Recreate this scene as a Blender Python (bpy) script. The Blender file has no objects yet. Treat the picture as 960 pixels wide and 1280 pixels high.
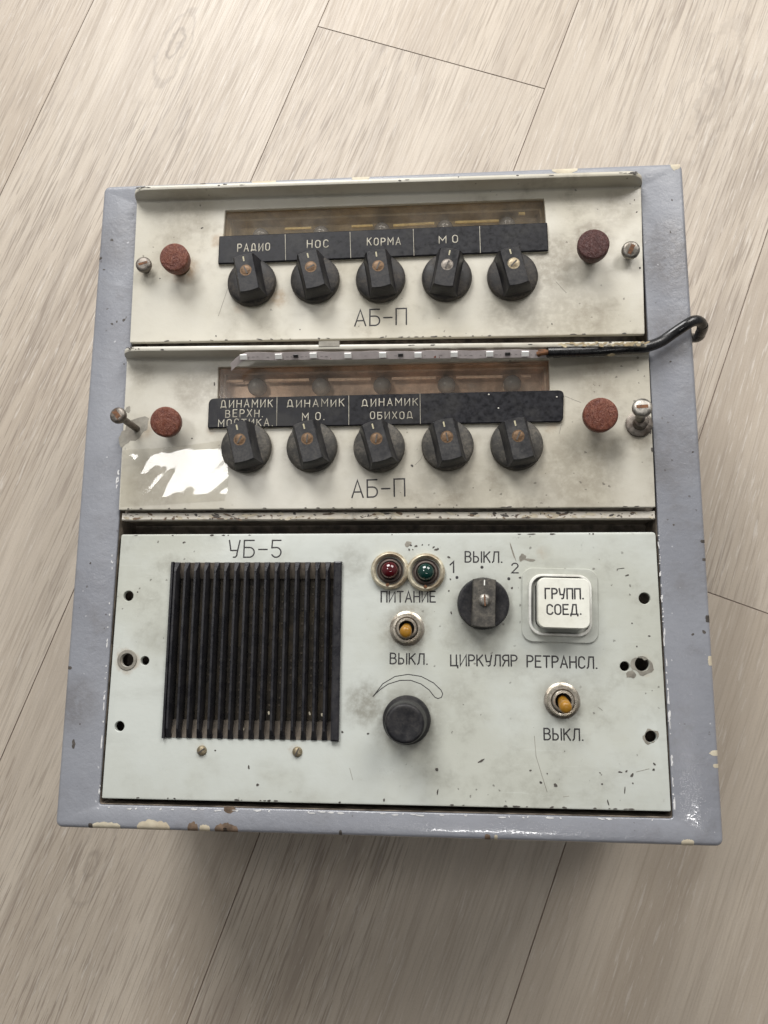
# An old marine intercom control cabinet lying on a pale laminate floor, seen from above.
import bpy, bmesh, math, random
from mathutils import Vector, Matrix
from mathutils.geometry import tessellate_polygon

S = bpy.context.scene
COL = S.collection
random.seed(7)
R_ = math.radians
MM = 0.001
ZF = 150.0          # height of the cabinet's front face above the floor, mm

# ------------------------------------------------------------------ camera
cam_data = bpy.data.cameras.new("camera")
cam = bpy.data.objects.new("camera", cam_data)
COL.objects.link(cam)
cam.matrix_world = Matrix(((0.99669637, 0.00476265, 0.08107818, 0.03147965),
                           (0.00902636, 0.98559927, -0.16885678, -0.07741272),
                           (-0.0807148, 0.16903078, 0.98230022, 0.3636964 + ZF * MM),
                           (0, 0, 0, 1)))
cam_data.sensor_fit = 'VERTICAL'
cam_data.sensor_height = 36.0
cam_data.lens = 968.0 / 1280.0 * 36.0
cam_data.clip_start = 0.01
cam_data.clip_end = 50.0
S.camera = cam

# ------------------------------------------------------------------ room light
world = bpy.data.worlds.new("World")
S.world = world
world.use_nodes = True
wt = world.node_tree
bgn = wt.nodes["Background"]
wtc = wt.nodes.new('ShaderNodeTexCoord')
wdot = wt.nodes.new('ShaderNodeVectorMath'); wdot.operation = 'DOT_PRODUCT'
wt.links.new(wtc.outputs['Generated'], wdot.inputs[0]); wdot.inputs[1].default_value = (0.05, -0.94, 0.34)
wr = wt.nodes.new('ShaderNodeMapRange'); wr.interpolation_type = 'SMOOTHSTEP'
wt.links.new(wdot.outputs['Value'], wr.inputs[0])
wr.inputs[1].default_value = 0.2; wr.inputs[2].default_value = 0.85; wr.inputs[3].default_value = 0.22; wr.inputs[4].default_value = 0.015
bgn.inputs[0].default_value = (1.0, 0.985, 0.96, 1)
wt.links.new(wr.outputs[0], bgn.inputs[1])

def area_lamp(name, loc, target, size, power, color=(1, 0.97, 0.92), size_y=None):
    d = bpy.data.lights.new(name, 'AREA')
    d.energy = power
    d.color = color
    d.size = size
    if size_y:
        d.shape = 'RECTANGLE'
        d.size_y = size_y
    o = bpy.data.objects.new(name, d)
    COL.objects.link(o)
    o.location = loc
    o.rotation_euler = (Vector(target) - Vector(loc)).to_track_quat('-Z', 'Y').to_euler()
    return o

area_lamp("ceiling_lamp_a", (-0.54, 0.34, 1.45), (0, 0.05, 0.1), 0.22, 2.4, (1.0, 0.98, 0.95))
area_lamp("ceiling_lamp_b", (0.90, 1.30, 1.35), (0, 0.10, 0.1), 0.85, 18.0, (1.0, 0.965, 0.92))
area_lamp("ceiling_lamp_c", (-0.50, 1.70, 1.40), (0, 0.15, 0.1), 1.00, 38.0, (1.0, 0.985, 0.965))
tube = area_lamp("ceiling_tube", (0.33, -0.50, 1.65), (0.05, -0.1, 0.1), 0.46, 1.4, (1.0, 0.98, 0.95), size_y=0.03)
tube.rotation_euler = (0, 0, 0.03)

S.view_settings.view_transform = 'Standard'
S.view_settings.look = 'None'
S.view_settings.exposure = 0.32
S.view_settings.gamma = 1.0
S.view_settings.use_curve_mapping = False

# ------------------------------------------------------------------ node helpers
class NT:
    def __init__(self, name):
        self.m = bpy.data.materials.new(name)
        self.m.use_nodes = True
        self.t = self.m.node_tree
        self.n = self.t.nodes
        self.b = self.n["Principled BSDF"]
        self.out = self.n["Material Output"]
    def link(self, a, b):
        self.t.links.new(a, b)
    def put(self, node, key, v):
        s = node.inputs[key]
        if hasattr(v, 'is_output'):
            self.link(v, s)
        elif isinstance(v, (tuple, list)) and s.type == 'RGBA' and len(v) == 3:
            s.default_value = (*v, 1)
        else:
            s.default_value = v
    def math(self, op, a, b=0.0, c=None, clamp=False):
        k = self.n.new('ShaderNodeMath'); k.operation = op; k.use_clamp = clamp
        self.put(k, 0, a); self.put(k, 1, b)
        if c is not None: self.put(k, 2, c)
        return k.outputs[0]
    def pos(self):
        return self.n.new('ShaderNodeNewGeometry').outputs['Position']
    def objco(self):
        return self.n.new('ShaderNodeTexCoord').outputs['Object']
    def mapping(self, v, scale=(1, 1, 1), loc=(0, 0, 0), rot=(0, 0, 0)):
        k = self.n.new('ShaderNodeMapping')
        self.put(k, 'Vector', v)
        k.inputs['Scale'].default_value = scale
        k.inputs['Location'].default_value = loc
        k.inputs['Rotation'].default_value = rot
        return k.outputs[0]
    def noise(self, v, scale, detail=4, rough=0.55, dist=0.0):
        k = self.n.new('ShaderNodeTexNoise')
        self.put(k, 'Vector', v)
        k.inputs['Scale'].default_value = scale
        k.inputs['Detail'].default_value = detail
        k.inputs['Roughness'].default_value = rough
        k.inputs['Distortion'].default_value = dist
        return k.outputs['Fac']
    def voro(self, v, scale):
        k = self.n.new('ShaderNodeTexVoronoi')
        self.put(k, 'Vector', v)
        k.inputs['Scale'].default_value = scale
        return k.outputs['Distance'], k.outputs['Color']
    def rng(self, v, a, b, c=0.0, d=1.0, smooth=True):
        k = self.n.new('ShaderNodeMapRange')
        k.interpolation_type = 'SMOOTHSTEP' if smooth else 'LINEAR'
        self.put(k, 0, v); self.put(k, 1, a); self.put(k, 2, b); self.put(k, 3, c); self.put(k, 4, d)
        return k.outputs[0]
    def mix(self, f, a, b):
        k = self.n.new('ShaderNodeMix'); k.data_type = 'RGBA'
        self.put(k, 0, f); self.put(k, 6, a); self.put(k, 7, b)
        return k.outputs[2]
    def bump(self, h, strength=0.3, dist=0.0005):
        k = self.n.new('ShaderNodeBump')
        k.inputs['Strength'].default_value = strength
        k.inputs['Distance'].default_value = dist
        self.put(k, 'Height', h)
        self.link(k.outputs[0], self.b.inputs['Normal'])
    def base(self, c): self.put(self.b, 'Base Color', c)
    def rough(self, v): self.put(self.b, 'Roughness', v)
    def metal(self, v): self.put(self.b, 'Metallic', v)

def blob_sum(t, p, blobs, wob):
    """Irregular stains: each (x mm, y mm, radius mm, strength) on the front face."""
    acc = None
    for (xy, r, s) in blobs:
        k = t.n.new('ShaderNodeVectorMath'); k.operation = 'DISTANCE'
        t.put(k, 0, p); k.inputs[1].default_value = (xy[0] * MM, xy[1] * MM, (ZF + 2) * MM)
        d = t.math('ADD', k.outputs['Value'], wob)
        v = t.rng(d, r * MM, r * MM * 0.35, 0.0, s)
        acc = v if acc is None else t.math('MAXIMUM', acc, v)
    return acc

def painted(name, base, grime=(0.16, 0.13, 0.09), stains=(), rust=(), gloss=0.38, warm=None, speck=0.6, seed=0.0, orange=0.15, grime_amt=0.5, white=False):
    t = NT(name)
    p = t.pos()
    q = t.mapping(p, loc=(seed, seed * 0.7, seed * 1.3))
    n1 = t.noise(q, 14, 5, 0.6)
    n2 = t.noise(q, 60, 8, 0.7)
    n3 = t.noise(q, 260, 5, 0.65)
    c = t.mix(t.rng(n1, 0.35, 0.66), base, warm or tuple(x * f for x, f in zip(base, (0.86, 0.84, 0.79))))
    # general handling dirt
    g = t.math('MULTIPLY', t.rng(n2, 0.46, 0.74), t.rng(n1, 0.37, 0.58))
    c = t.mix(t.math('MULTIPLY', g, grime_amt), c, grime)
    # smudges drawn out in one direction
    sm = t.noise(t.mapping(q, scale=(22, 70, 22), rot=(0, 0, 0.35)), 1.0, 6, 0.65)
    c = t.mix(t.math('MULTIPLY', t.rng(sm, 0.52, 0.76), 0.18), c, grime)
    # pale scuffs and hairline wipe marks
    sc2 = t.noise(t.mapping(q, scale=(40, 520, 40), rot=(0, 0, -0.9)), 1.0, 4, 0.7)
    c = t.mix(t.math('MULTIPLY', t.math('MULTIPLY', t.rng(sc2, 0.60, 0.72), t.rng(n1, 0.5, 0.62)), 0.22), c, tuple(min(1, x * 1.28) for x in base))
    wob = t.math('MULTIPLY', t.math('SUBTRACT', n2, 0.5), 0.016)
    if stains:
        b = blob_sum(t, p, stains, wob)
        b = t.math('MULTIPLY', t.math('MULTIPLY', b, t.rng(n3, 0.28, 0.62, 0.35, 1.0)), 1.9)
        c = t.mix(b, c, grime)
    if rust:
        b = blob_sum(t, p, rust, wob)
        b = t.math('MULTIPLY', b, t.rng(n3, 0.30, 0.60, 0.3, 1.0))
        c = t.mix(b, c, (0.27, 0.15, 0.055))
    # fine dark pits and specks of missing paint, in clusters
    qw = t.n.new('ShaderNodeVectorMath'); qw.operation = 'ADD'
    nz = t.n.new('ShaderNodeTexNoise'); t.put(nz, 'Vector', q); nz.inputs['Scale'].default_value = 700; nz.inputs['Detail'].default_value = 2
    sc = t.n.new('ShaderNodeVectorMath'); sc.operation = 'SCALE'; t.put(sc, 0, nz.outputs['Color']); sc.inputs['Scale'].default_value = 0.0016
    t.put(qw, 0, q); t.put(qw, 1, sc.outputs[0]); qv = qw.outputs[0]
    d, vc = t.voro(qv, 380)
    sep = t.n.new('ShaderNodeSeparateColor'); t.put(sep, 0, vc)
    thr = t.math('MULTIPLY', t.rng(sep.outputs[0], 0.80, 1.0), 0.25)
    sp = t.math('MULTIPLY', t.rng(t.math('SUBTRACT', thr, d), 0.0, 0.05), t.rng(n1, 0.44, 0.56))
    c = t.mix(t.math('MULTIPLY', sp, speck), c, (0.055, 0.045, 0.038))
    if white:
        d2, vc2 = t.voro(t.mapping(qv, loc=(3.3, 1.1, 0)), 330)
        sep2 = t.n.new('ShaderNodeSeparateColor'); t.put(sep2, 0, vc2)
        w = t.rng(t.math('SUBTRACT', t.math('MULTIPLY', t.rng(sep2.outputs[1], 0.90, 1.0), 0.20), d2), 0.0, 0.05)
        c = t.mix(t.math('MULTIPLY', w, 0.6), c, (0.55, 0.56, 0.58))
    t.base(c)
    rr = t.rng(n2, 0.3, 0.75, gloss - 0.06, gloss + 0.16)
    if white:      # enamel has kept its gloss towards the lower right, dull elsewhere
        sx = t.n.new('ShaderNodeSeparateXYZ'); t.put(sx, 0, p)
        dull = t.rng(t.math('SUBTRACT', sx.outputs[1], t.math('MULTIPLY', sx.outputs[0], 0.7)), -0.20, -0.06, 0.0, 0.22)
        rr = t.math('ADD', rr, dull)
    t.rough(rr)
    if white:
        cw = t.math('SUBTRACT', 1.0, t.math('MULTIPLY', dull, 4.54))
        t.put(t.b, 'Coat Weight', cw); t.put(t.b, 'Coat Roughness', 0.07)
        cbp = t.n.new('ShaderNodeBump'); cbp.inputs['Strength'].default_value = 0.25; cbp.inputs['Distance'].default_value = 0.0006
        t.put(cbp, 'Height', t.noise(q, 150, 3, 0.6)); t.link(cbp.outputs[0], t.b.inputs['Coat Normal'])
    h = t.math('ADD', t.math('MULTIPLY', n3, 0.5), t.math('MULTIPLY', n2, 1.0))
    t.bump(h, orange, 0.0008)
    return t.m

def plain(name, col, rough=0.5, metal=0.0, var=0.25, dirt=None, dirt_amt=0.5, scale=300, bump=0.1, spec=None):
    t = NT(name)
    p = t.objco()
    n1 = t.noise(p, scale, 6, 0.65)
    n2 = t.noise(p, scale * 0.22, 5, 0.6)
    c = t.mix(t.rng(n1, 0.3, 0.7), tuple(x * (1 - var) for x in col), tuple(min(1, x * (1 + var)) for x in col))
    if dirt:
        c = t.mix(t.math('MULTIPLY', t.rng(n2, 0.45, 0.68), dirt_amt), c, dirt)
    t.base(c)
    t.rough(t.rng(n1, 0.3, 0.7, max(0.02, rough - 0.1), min(1, rough + 0.12)))
    t.metal(metal)
    if spec is not None: t.put(t.b, 'Specular IOR Level', spec)
    if bump: t.bump(n1, bump, 0.0004)
    return t.m

# ------------------------------------------------------------------ mesh helpers (all in mm)
class MB:
    def __init__(self):
        self.v = []; self.f = []; self.mi = []
    def add(self, vs, fs, mi=0):
        o = len(self.v)
        self.v += [tuple(p) for p in vs]
        self.f += [tuple(o + i for i in f) for f in fs]
        self.mi += [mi] * len(fs)
    def loft(self, loops, cap0=True, cap1=True, closed=True, mi=0):
        n = len(loops[0]); vs = [p for l in loops for p in l]; fs = []
        for k in range(len(loops) - 1):
            for i in range(n if closed else n - 1):
                j = (i + 1) % n
                fs.append((k * n + i, k * n + j, (k + 1) * n + j, (k + 1) * n + i))
        if cap0: fs.append(tuple(range(n))[::-1])
        if cap1: fs.append(tuple((len(loops) - 1) * n + i for i in range(n)))
        self.add(vs, fs, mi)
    def lathe(self, prof, c=(0, 0, 0), n=48, axis=None, mi=0, cap0=False, cap1=True):
        """prof: (radius, z) from bottom to top."""
        M = Matrix.Identity(3)
        if axis is not None:
            M = Vector((0, 0, 1)).rotation_difference(Vector(axis).normalized()).to_matrix()
        c = Vector(c); loops = []
        for r, z in prof:
            loops.append([c + M @ Vector((max(r, 0.001) * math.cos(2 * math.pi * i / n), max(r, 0.001) * math.sin(2 * math.pi * i / n), z)) for i in range(n)])
        self.loft(loops, cap0, cap1, mi=mi)
    def box(self, x0, x1, y0, y1, z0, z1, bv=0.0, mi=0):
        if bv <= 0:
            self.loft([rect(x0, x1, y0, y1, z0), rect(x0, x1, y0, y1, z1)], mi=mi)
        else:
            b = bv
            self.loft([rect(x0 + b, x1 - b, y0 + b, y1 - b, z0), rect(x0, x1, y0, y1, z0 + b),
                       rect(x0, x1, y0, y1, z1 - b), rect(x0 + b, x1 - b, y0 + b, y1 - b, z1)], mi=mi)
    def tube(self, pts, r, n=12, flat=1.0, mi=0, taper=None):
        P = [Vector(p) for p in pts]
        loops = []
        for i, p in enumerate(P):
            a = P[max(0, i - 1)]; b = P[min(len(P) - 1, i + 1)]
            t = (b - a).normalized()
            up = Vector((0, 0, 1)) if abs(t.z) < 0.9 else Vector((0, 1, 0))
            s = t.cross(up).normalized(); u = s.cross(t).normalized()
            rr = r if taper is None else r * taper[i]
            loops.append([p + s * math.cos(2 * math.pi * k / n) * rr + u * math.sin(2 * math.pi * k / n) * rr * flat for k in range(n)])
        self.loft(loops, mi=mi)
    def poly_plate(self, outer, holes, z, mi=0):
        """Flat sheet with holes facing +z."""
        loops = [[Vector((x, y, 0)) for x, y in l] for l in [outer] + list(holes)]
        flat = [p for l in loops for p in l]
        tris = tessellate_polygon(loops)
        fs = []
        for a, b, c in tris:
            n = (flat[b] - flat[a]).cross(flat[c] - flat[a])
            if abs(n.z) < 1e-9: continue
            fs.append((a, b, c) if n.z > 0 else (a, c, b))
        self.add([(p.x, p.y, z) for p in flat], fs, mi)
    def build(self, name, mats, parent=None, loc=(0, 0, 0), origin=(0, 0, 0), angle=35, label=None, world_z=False):
        me = bpy.data.meshes.new(name)
        ox, oy, oz = origin
        me.from_pydata([((x - ox) * MM, (y - oy) * MM, (z - oz) * MM) for x, y, z in self.v], [], self.f)
        if not isinstance(mats, (list, tuple)): mats = [mats]
        for m in mats: me.materials.append(m)
        for p, i in zip(me.polygons, self.mi): p.material_index = i
        bm = bmesh.new(); bm.from_mesh(me)
        bmesh.ops.remove_doubles(bm, verts=bm.verts, dist=1e-7)
        bmesh.ops.recalc_face_normals(bm, faces=bm.faces)
        bm.to_mesh(me); bm.free()
        for p in me.polygons: p.use_smooth = True
        me.set_sharp_from_angle(angle=R_(angle))
        o = bpy.data.objects.new(name, me)
        COL.objects.link(o)
        if parent is not None: o.parent = parent
        o.location = tuple(a * MM for a in loc)
        if label: o["label"] = label
        return o

def rect(x0, x1, y0, y1, z=None):
    l = [(x0, y0), (x1, y0), (x1, y1), (x0, y1)]
    return l if z is None else [(x, y, z) for x, y in l]

def rrect(cx, cy, w, h, r, z=None, n=6, rot=0.0):
    l = []
    for sx, sy, a0 in ((1, -1, -90), (1, 1, 0), (-1, 1, 90), (-1, -1, 180)):
        for k in range(n + 1):
            a = R_(a0 + 90 * k / n)
            l.append((sx * (w / 2 - r) + r * math.cos(a), sy * (h / 2 - r) + r * math.sin(a)))
    c, s = math.cos(rot), math.sin(rot)
    l = [(cx + x * c - y * s, cy + x * s + y * c) for x, y in l]
    return l if z is None else [(x, y, z) for x, y in l]

def circ(c, r, n=28, z=None):
    l = [(c[0] + r * math.cos(2 * math.pi * i / n), c[1] + r * math.sin(2 * math.pi * i / n)) for i in range(n)]
    return l if z is None else [(x, y, z) for x, y in l]

def rquad(pts, r, n=5):
    """Quadrilateral (counter-clockwise) with rounded corners."""
    out = []
    m = len(pts)
    for i in range(m):
        p = Vector(pts[i]); a = Vector(pts[i - 1]); b = Vector(pts[(i + 1) % m])
        rr = r[i] if isinstance(r, (list, tuple)) else r
        p0 = p + (a - p).normalized() * rr; p1 = p + (b - p).normalized() * rr
        for k in range(n + 1):
            u = k / n
            q = p0 * (1 - u) ** 2 + p * 2 * u * (1 - u) + p1 * u * u
            out.append((q.x, q.y))
    return out

def inset(loop, d):
    """Shrink a convex counter-clockwise loop by d."""
    n = len(loop); out = []
    for i in range(n):
        a = Vector(loop[i - 1]); p = Vector(loop[i]); b = Vector(loop[(i + 1) % n])
        e1 = (p - a); e2 = (b - p)
        if e1.length < 1e-6: e1 = e2
        if e2.length < 1e-6: e2 = e1
        e1.normalize(); e2.normalize()
        n1 = Vector((-e1.y, e1.x)); n2 = Vector((-e2.y, e2.x))
        m = (n1 + n2)
        m = m.normalized() if m.length > 1e-6 else n1
        k = d / max(0.4, m.dot(n1))
        out.append((p.x + m.x * k, p.y + m.y * k))
    return out

def zl(loop, z): return [(x, y, z) for x, y in loop]

def empty(name, loc, label, cat, group=None):
    o = bpy.data.objects.new(name, None)
    o.empty_display_size = 0.02
    COL.objects.link(o)
    o.location = tuple(a * MM for a in loc)
    o["label"] = label; o["category"] = cat
    if group: o["group"] = group
    return o

# ------------------------------------------------------------------ engraved stroke lettering
def arc(cx, cy, rx, ry, a0, a1, n=10):
    return [(cx + rx * math.cos(R_(a0 + (a1 - a0) * i / n)), cy + ry * math.sin(R_(a0 + (a1 - a0) * i / n))) for i in range(n + 1)]
GL = {
 'А': (.62, [[(0, 0), (.31, 1), (.62, 0)], [(.1, .32), (.52, .32)]]),
 'Б': (.56, [[(.54, 1), (0, 1), (0, 0), (.30, 0)] + arc(.30, .29, .26, .29, -90, 90) + [(0, .58)]]),
 'В': (.56, [[(0, 0), (0, 1), (.28, 1)] + arc(.28, .77, .22, .23, 90, -90) + [(0, .54)], [(.28, .54)] + arc(.28, .27, .27, .27, 90, -90) + [(0, 0)]]),
 'Г': (.48, [[(0, 0), (0, 1), (.48, 1)]]),
 'Д': (.68, [[(.08, 0), (.24, 1), (.54, 1), (.58, 0)], [(0, -.16), (0, 0), (.68, 0), (.68, -.16)]]),
 'д': (.70, [[(0, -.02), (.04, .12), (.66, .12), (.70, -.02)], [(.08, .12), (.10, .55)] + arc(.32, .62, .22, .38, 170, 10) + [(.60, .12)]]),
 'Е': (.50, [[(.50, 1), (0, 1), (0, 0), (.50, 0)], [(0, .53), (.42, .53)]]),
 'И': (.58, [[(0, 1), (0, 0), (.58, 1), (.58, 0)]]),
 'К': (.56, [[(0, 0), (0, 1)], [(.54, 1), (0, .45)], [(.17, .62), (.56, 0)]]),
 'Л': (.58, [[(0, 0), (.10, .12), (.18, 1), (.58, 1), (.58, 0)]]),
 'М': (.70, [[(0, 0), (0, 1), (.35, .38), (.70, 1), (.70, 0)]]),
 'Н': (.58, [[(0, 0), (0, 1)], [(.58, 0), (.58, 1)], [(0, .52), (.58, .52)]]),
 'О': (.56, [[(.56, .70)] + arc(.28, .72, .28, .28, 0, 180) + [(0, .28)] + arc(.28, .28, .28, .28, 180, 360) + [(.56, .72)]]),
 'П': (.58, [[(0, 0), (0, 1), (.58, 1), (.58, 0)]]),
 'Р': (.54, [[(0, 0), (0, 1), (.27, 1)] + arc(.27, .74, .27, .26, 90, -90) + [(0, .48)]]),
 'С': (.54, [arc(.28, .74, .26, .26, 15, 180) + arc(.28, .26, .28, .26, 180, 345)]),
 'Т': (.58, [[(0, 1), (.58, 1)], [(.29, 1), (.29, 0)]]),
 'У': (.58, [[(0, 1), (.10, .40), (.46, .40)], [(.58, 1), (.44, .22)] + arc(.30, .16, .14, .16, 0, -110, 6)]),
 'Х': (.56, [[(0, 0), (.56, 1)], [(0, 1), (.56, 0)]]),
 'Ц': (.66, [[(0, 1), (0, 0), (.66, 0), (.66, -.2)], [(.54, 1), (.54, 0)]]),
 'Ы': (.74, [[(0, 1), (0, 0), (.22, 0)] + arc(.22, .27, .24, .27, -90, 90) + [(0, .54)], [(.74, 1), (.74, 0)]]),
 'Ь': (.50, [[(0, 1), (0, 0), (.22, 0)] + arc(.22, .27, .26, .27, -90, 90) + [(0, .54)]]),
 'Я': (.56, [[(.56, 0), (.56, 1), (.28, 1)] + arc(.28, .75, .28, .25, 90, 270) + [(.56, .50)], [(.26, .50), (0, 0)]]),
 '1': (.26, [[(0, .70), (.22, 1), (.22, 0)]]),
 '2': (.52, [arc(.26, .74, .25, .26, 170, -30, 12) + [(0, 0), (.52, 0)]]),
 '5': (.52, [[(.50, 1), (.04, 1), (.02, .56), (.26, .58)] + arc(.26, .29, .26, .29, 90, -150, 12)]),
 '-': (.46, [[(0, .46), (.46, .46)]]),
 '.': (.10, [[(0.02, .02), (0.06, .02)]]),
 ' ': (.30, []),
}
def lettering(words, mat, parent, origin, wfrac=0.13, z=0.0, name='lettering', jitter=0.0, th=0.10, gap=0.24):
    """words: (text, baseline start, baseline end, cap height). Raised/filled strokes as thin half-round beads."""
    mb = MB()
    for text, p0, p1, h in words:
        p0 = Vector(p0); p1 = Vector(p1)
        tot = sum(GL[c][0] for c in text)
        full = (tot + gap * (len(text) - 1)) * h
        ex = (p1 - p0).normalized(); ey = Vector((-ex.y, ex.x))
        k = (p1 - p0).length / full
        x = 0.0
        for c in text:
            w, strokes = GL[c]
            jy = random.uniform(-jitter, jitter) * h
            js = 1 + random.uniform(-jitter, jitter)
            for st in strokes:
                pts = []
                for a, b in st:
                    q = p0 + ex * ((x + a) * h * k) + ey * (b * h * js + jy)
                    if not pts or (q - pts[-1]).length > 1e-3: pts.append(q)
                r = wfrac * h / 2
                if len(pts) < 2: continue
                stroke(mb, pts, r, z, th)
            x += w + gap
    return mb.build(name, mat, parent, origin=origin, angle=80)

def stroke(mb, pts, r, z, th=0.10, mi=0):
    """A bead along a flat polyline with mitred corners and pointed-round ends."""
    P = [Vector(p) for p in pts]
    L = []
    def section(p, d, s, w):
        nrm = Vector((-d.y, d.x))
        L.append([(p.x + nrm.x * w * a * s, p.y + nrm.y * w * a * s, z + th * b) for a, b in ((1, -0.3), (.75, .7), (0, 1), (-.75, .7), (-1, -0.3))])
    for i, p in enumerate(P):
        if i == 0:
            d = (P[1] - P[0]).normalized()
            section(p - d * r * 0.8, d, 1, r * 0.45); section(p - d * r * 0.3, d, 1, r)
        elif i == len(P) - 1:
            d = (P[-1] - P[-2]).normalized()
            section(p + d * r * 0.3, d, 1, r); section(p + d * r * 0.8, d, 1, r * 0.45)
        else:
            d1 = (p - P[i - 1]).normalized(); d2 = (P[i + 1] - p).normalized()
            m = d1 + d2
            if m.length < 0.2: m = d1
            m.normalize()
            s = min(2.2, 1 / max(0.35, m.dot(d1)))
            section(p, m, s, r)
    mb.loft(L, mi=mi)

# ------------------------------------------------------------------ materials
def worn_black(name, col, dust, amt, rough):
    t = NT(name)
    p = t.objco()
    oi = t.n.new('ShaderNodeObjectInfo')
    sh = t.n.new('ShaderNodeVectorMath'); sh.operation = 'ADD'
    cb = t.n.new('ShaderNodeCombineXYZ'); t.put(cb, 0, oi.outputs['Random']); t.put(cb, 1, t.math('MULTIPLY', oi.outputs['Random'], 3.7))
    t.put(sh, 0, p); t.put(sh, 1, cb.outputs[0]); p = sh.outputs[0]
    a = t.noise(p, 130, 6, 0.7); b = t.noise(p, 900, 4, 0.7); d = t.noise(t.mapping(p, scale=(150, 1100, 400), rot=(0, 0, 0.7)), 1.0, 4, 0.7)
    c = t.mix(t.rng(a, 0.3, 0.7), col, tuple(x * 1.5 for x in col))
    c = t.mix(t.math('MULTIPLY', t.math('MULTIPLY', t.rng(a, 0.38, 0.66), t.rng(b, 0.30, 0.62)), amt), c, dust)
    c = t.mix(t.math('MULTIPLY', t.rng(d, 0.62, 0.74), 0.35), c, tuple(min(1, x * 1.5) for x in dust))
    t.base(c)
    t.rough(t.rng(a, 0.3, 0.7, rough - 0.08, rough + 0.2))
    t.put(t.b, 'Specular IOR Level', 0.30)
    t.bump(t.math('ADD', a, t.math('MULTIPLY', b, 0.35)), 0.25, 0.0005)
    return t.m
M_black = worn_black('worn_black_plastic', (0.010, 0.010, 0.012), (0.060, 0.055, 0.050), 0.50, 0.36)
M_fin = worn_black('glossy_black_fins', (0.014, 0.014, 0.017), (0.050, 0.047, 0.044), 0.4, 0.26)
M_skirt = worn_black('dusty_knob_skirt', (0.016, 0.015, 0.015), (0.085, 0.073, 0.060), 0.75, 0.5)
M_skirt_d = worn_black('very_dusty_knob_skirt', (0.036, 0.034, 0.031), (0.150, 0.135, 0.112), 0.8, 0.55)
M_black_d = worn_black('dusty_black_plastic', (0.018, 0.018, 0.020), (0.080, 0.076, 0.070), 0.6, 0.42)
M_plate = plain('black_engraving_plate', (0.009, 0.009, 0.012), 0.40, var=0.4, dirt=(0.034, 0.033, 0.032), dirt_amt=0.5, scale=420, bump=0.08, spec=0.25)
M_white_ink = plain('cream_engraving', (0.62, 0.60, 0.53), 0.6, var=0.2, dirt=(0.30, 0.27, 0.22), dirt_amt=0.5, scale=500, bump=0)
M_plate_ink = plain('dulled_engraving', (0.47, 0.44, 0.36), 0.7, var=0.3, dirt=(0.20, 0.18, 0.14), dirt_amt=0.7, scale=420, bump=0)
M_pointer = plain('yellowed_pointer_paint', (0.46, 0.42, 0.28), 0.6, var=0.3, dirt=(0.20, 0.17, 0.10), dirt_amt=0.6, scale=500, bump=0)
M_black_ink = plain('black_engraving', (0.028, 0.026, 0.028), 0.6, var=0.3, scale=500, bump=0)
def bakelite(name, col, fleck, amt, rust):
    t = NT(name)
    p = t.objco()
    a = t.noise(p, 150, 6, 0.75, 2.2); b = t.noise(t.mapping(p, scale=(1, 0.4, 1), rot=(0, 0, 0.6)), 620, 4, 0.7, 1.5)
    c = t.mix(t.rng(a, 0.35, 0.65), col, rust)
    c = t.mix(t.math('MULTIPLY', t.rng(b, 0.52, 0.66), amt), c, fleck)
    c = t.mix(t.math('MULTIPLY', t.rng(a, 0.30, 0.18), 0.7), c, tuple(x * .35 for x in col))
    t.base(c); t.rough(t.rng(b, 0.3, 0.7, 0.38, 0.62))
    t.bump(t.math('ADD', a, b), 0.9, 0.0009)
    return t.m
M_maroon = bakelite('maroon_bakelite', (0.115, 0.027, 0.015), (0.36, 0.19, 0.13), 0.42, (0.185, 0.055, 0.028))
M_maroon_d = bakelite('dark_maroon_bakelite', (0.055, 0.015, 0.013), (0.12, 0.05, 0.04), 0.35, (0.075, 0.020, 0.016))
M_brass_old = plain('tarnished_brass', (0.12, 0.072, 0.038), 0.45, metal=0.5, var=0.4, dirt=(0.10, 0.045, 0.02), dirt_amt=0.6, scale=600)
M_oldbrass_pale = plain('dull_pale_brass', (0.27, 0.225, 0.15), 0.4, metal=0.6, var=0.35, dirt=(0.10, 0.07, 0.04), dirt_amt=0.6, scale=600)
M_rust = plain('rusty_screw_slot', (0.13, 0.055, 0.022), 0.75, metal=0.0, var=0.5, scale=700, bump=0.3)
M_steel = plain('dull_nickel', (0.27, 0.255, 0.23), 0.40, metal=0.8, var=0.35, dirt=(0.10, 0.08, 0.06), dirt_amt=0.75, scale=350, bump=0.3)
M_dkmetal = plain('dark_dirty_metal', (0.17, 0.15, 0.13), 0.42, metal=0.6, var=0.4, dirt=(0.07, 0.045, 0.03), dirt_amt=0.7, scale=500)
M_cream_ring = plain('worn_cream_ring', (0.60, 0.55, 0.42), 0.38, metal=0.35, var=0.22, dirt=(0.16, 0.10, 0.05), dirt_amt=0.8, scale=480, bump=0.25)
M_yellow = plain('amber_plastic', (0.31, 0.15, 0.014), 0.32, var=0.18, dirt=(0.22, 0.10, 0.012), dirt_amt=0.4, scale=300, bump=0.05)
M_button = plain('ivory_button_plastic', (0.72, 0.72, 0.65), 0.34, var=0.04, dirt=(0.50, 0.48, 0.38), dirt_amt=0.35, scale=200, bump=0.05)
M_bezel = plain('ivory_bezel', (0.76, 0.76, 0.71), 0.32, var=0.06, dirt=(0.40, 0.37, 0.30), dirt_amt=0.45, scale=300)
M_void = plain('unlit_cavity_and_black_body', (0.012, 0.011, 0.010), 0.85, var=0.3)  # black put in for shade in bore and well; button body is black itself
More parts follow.
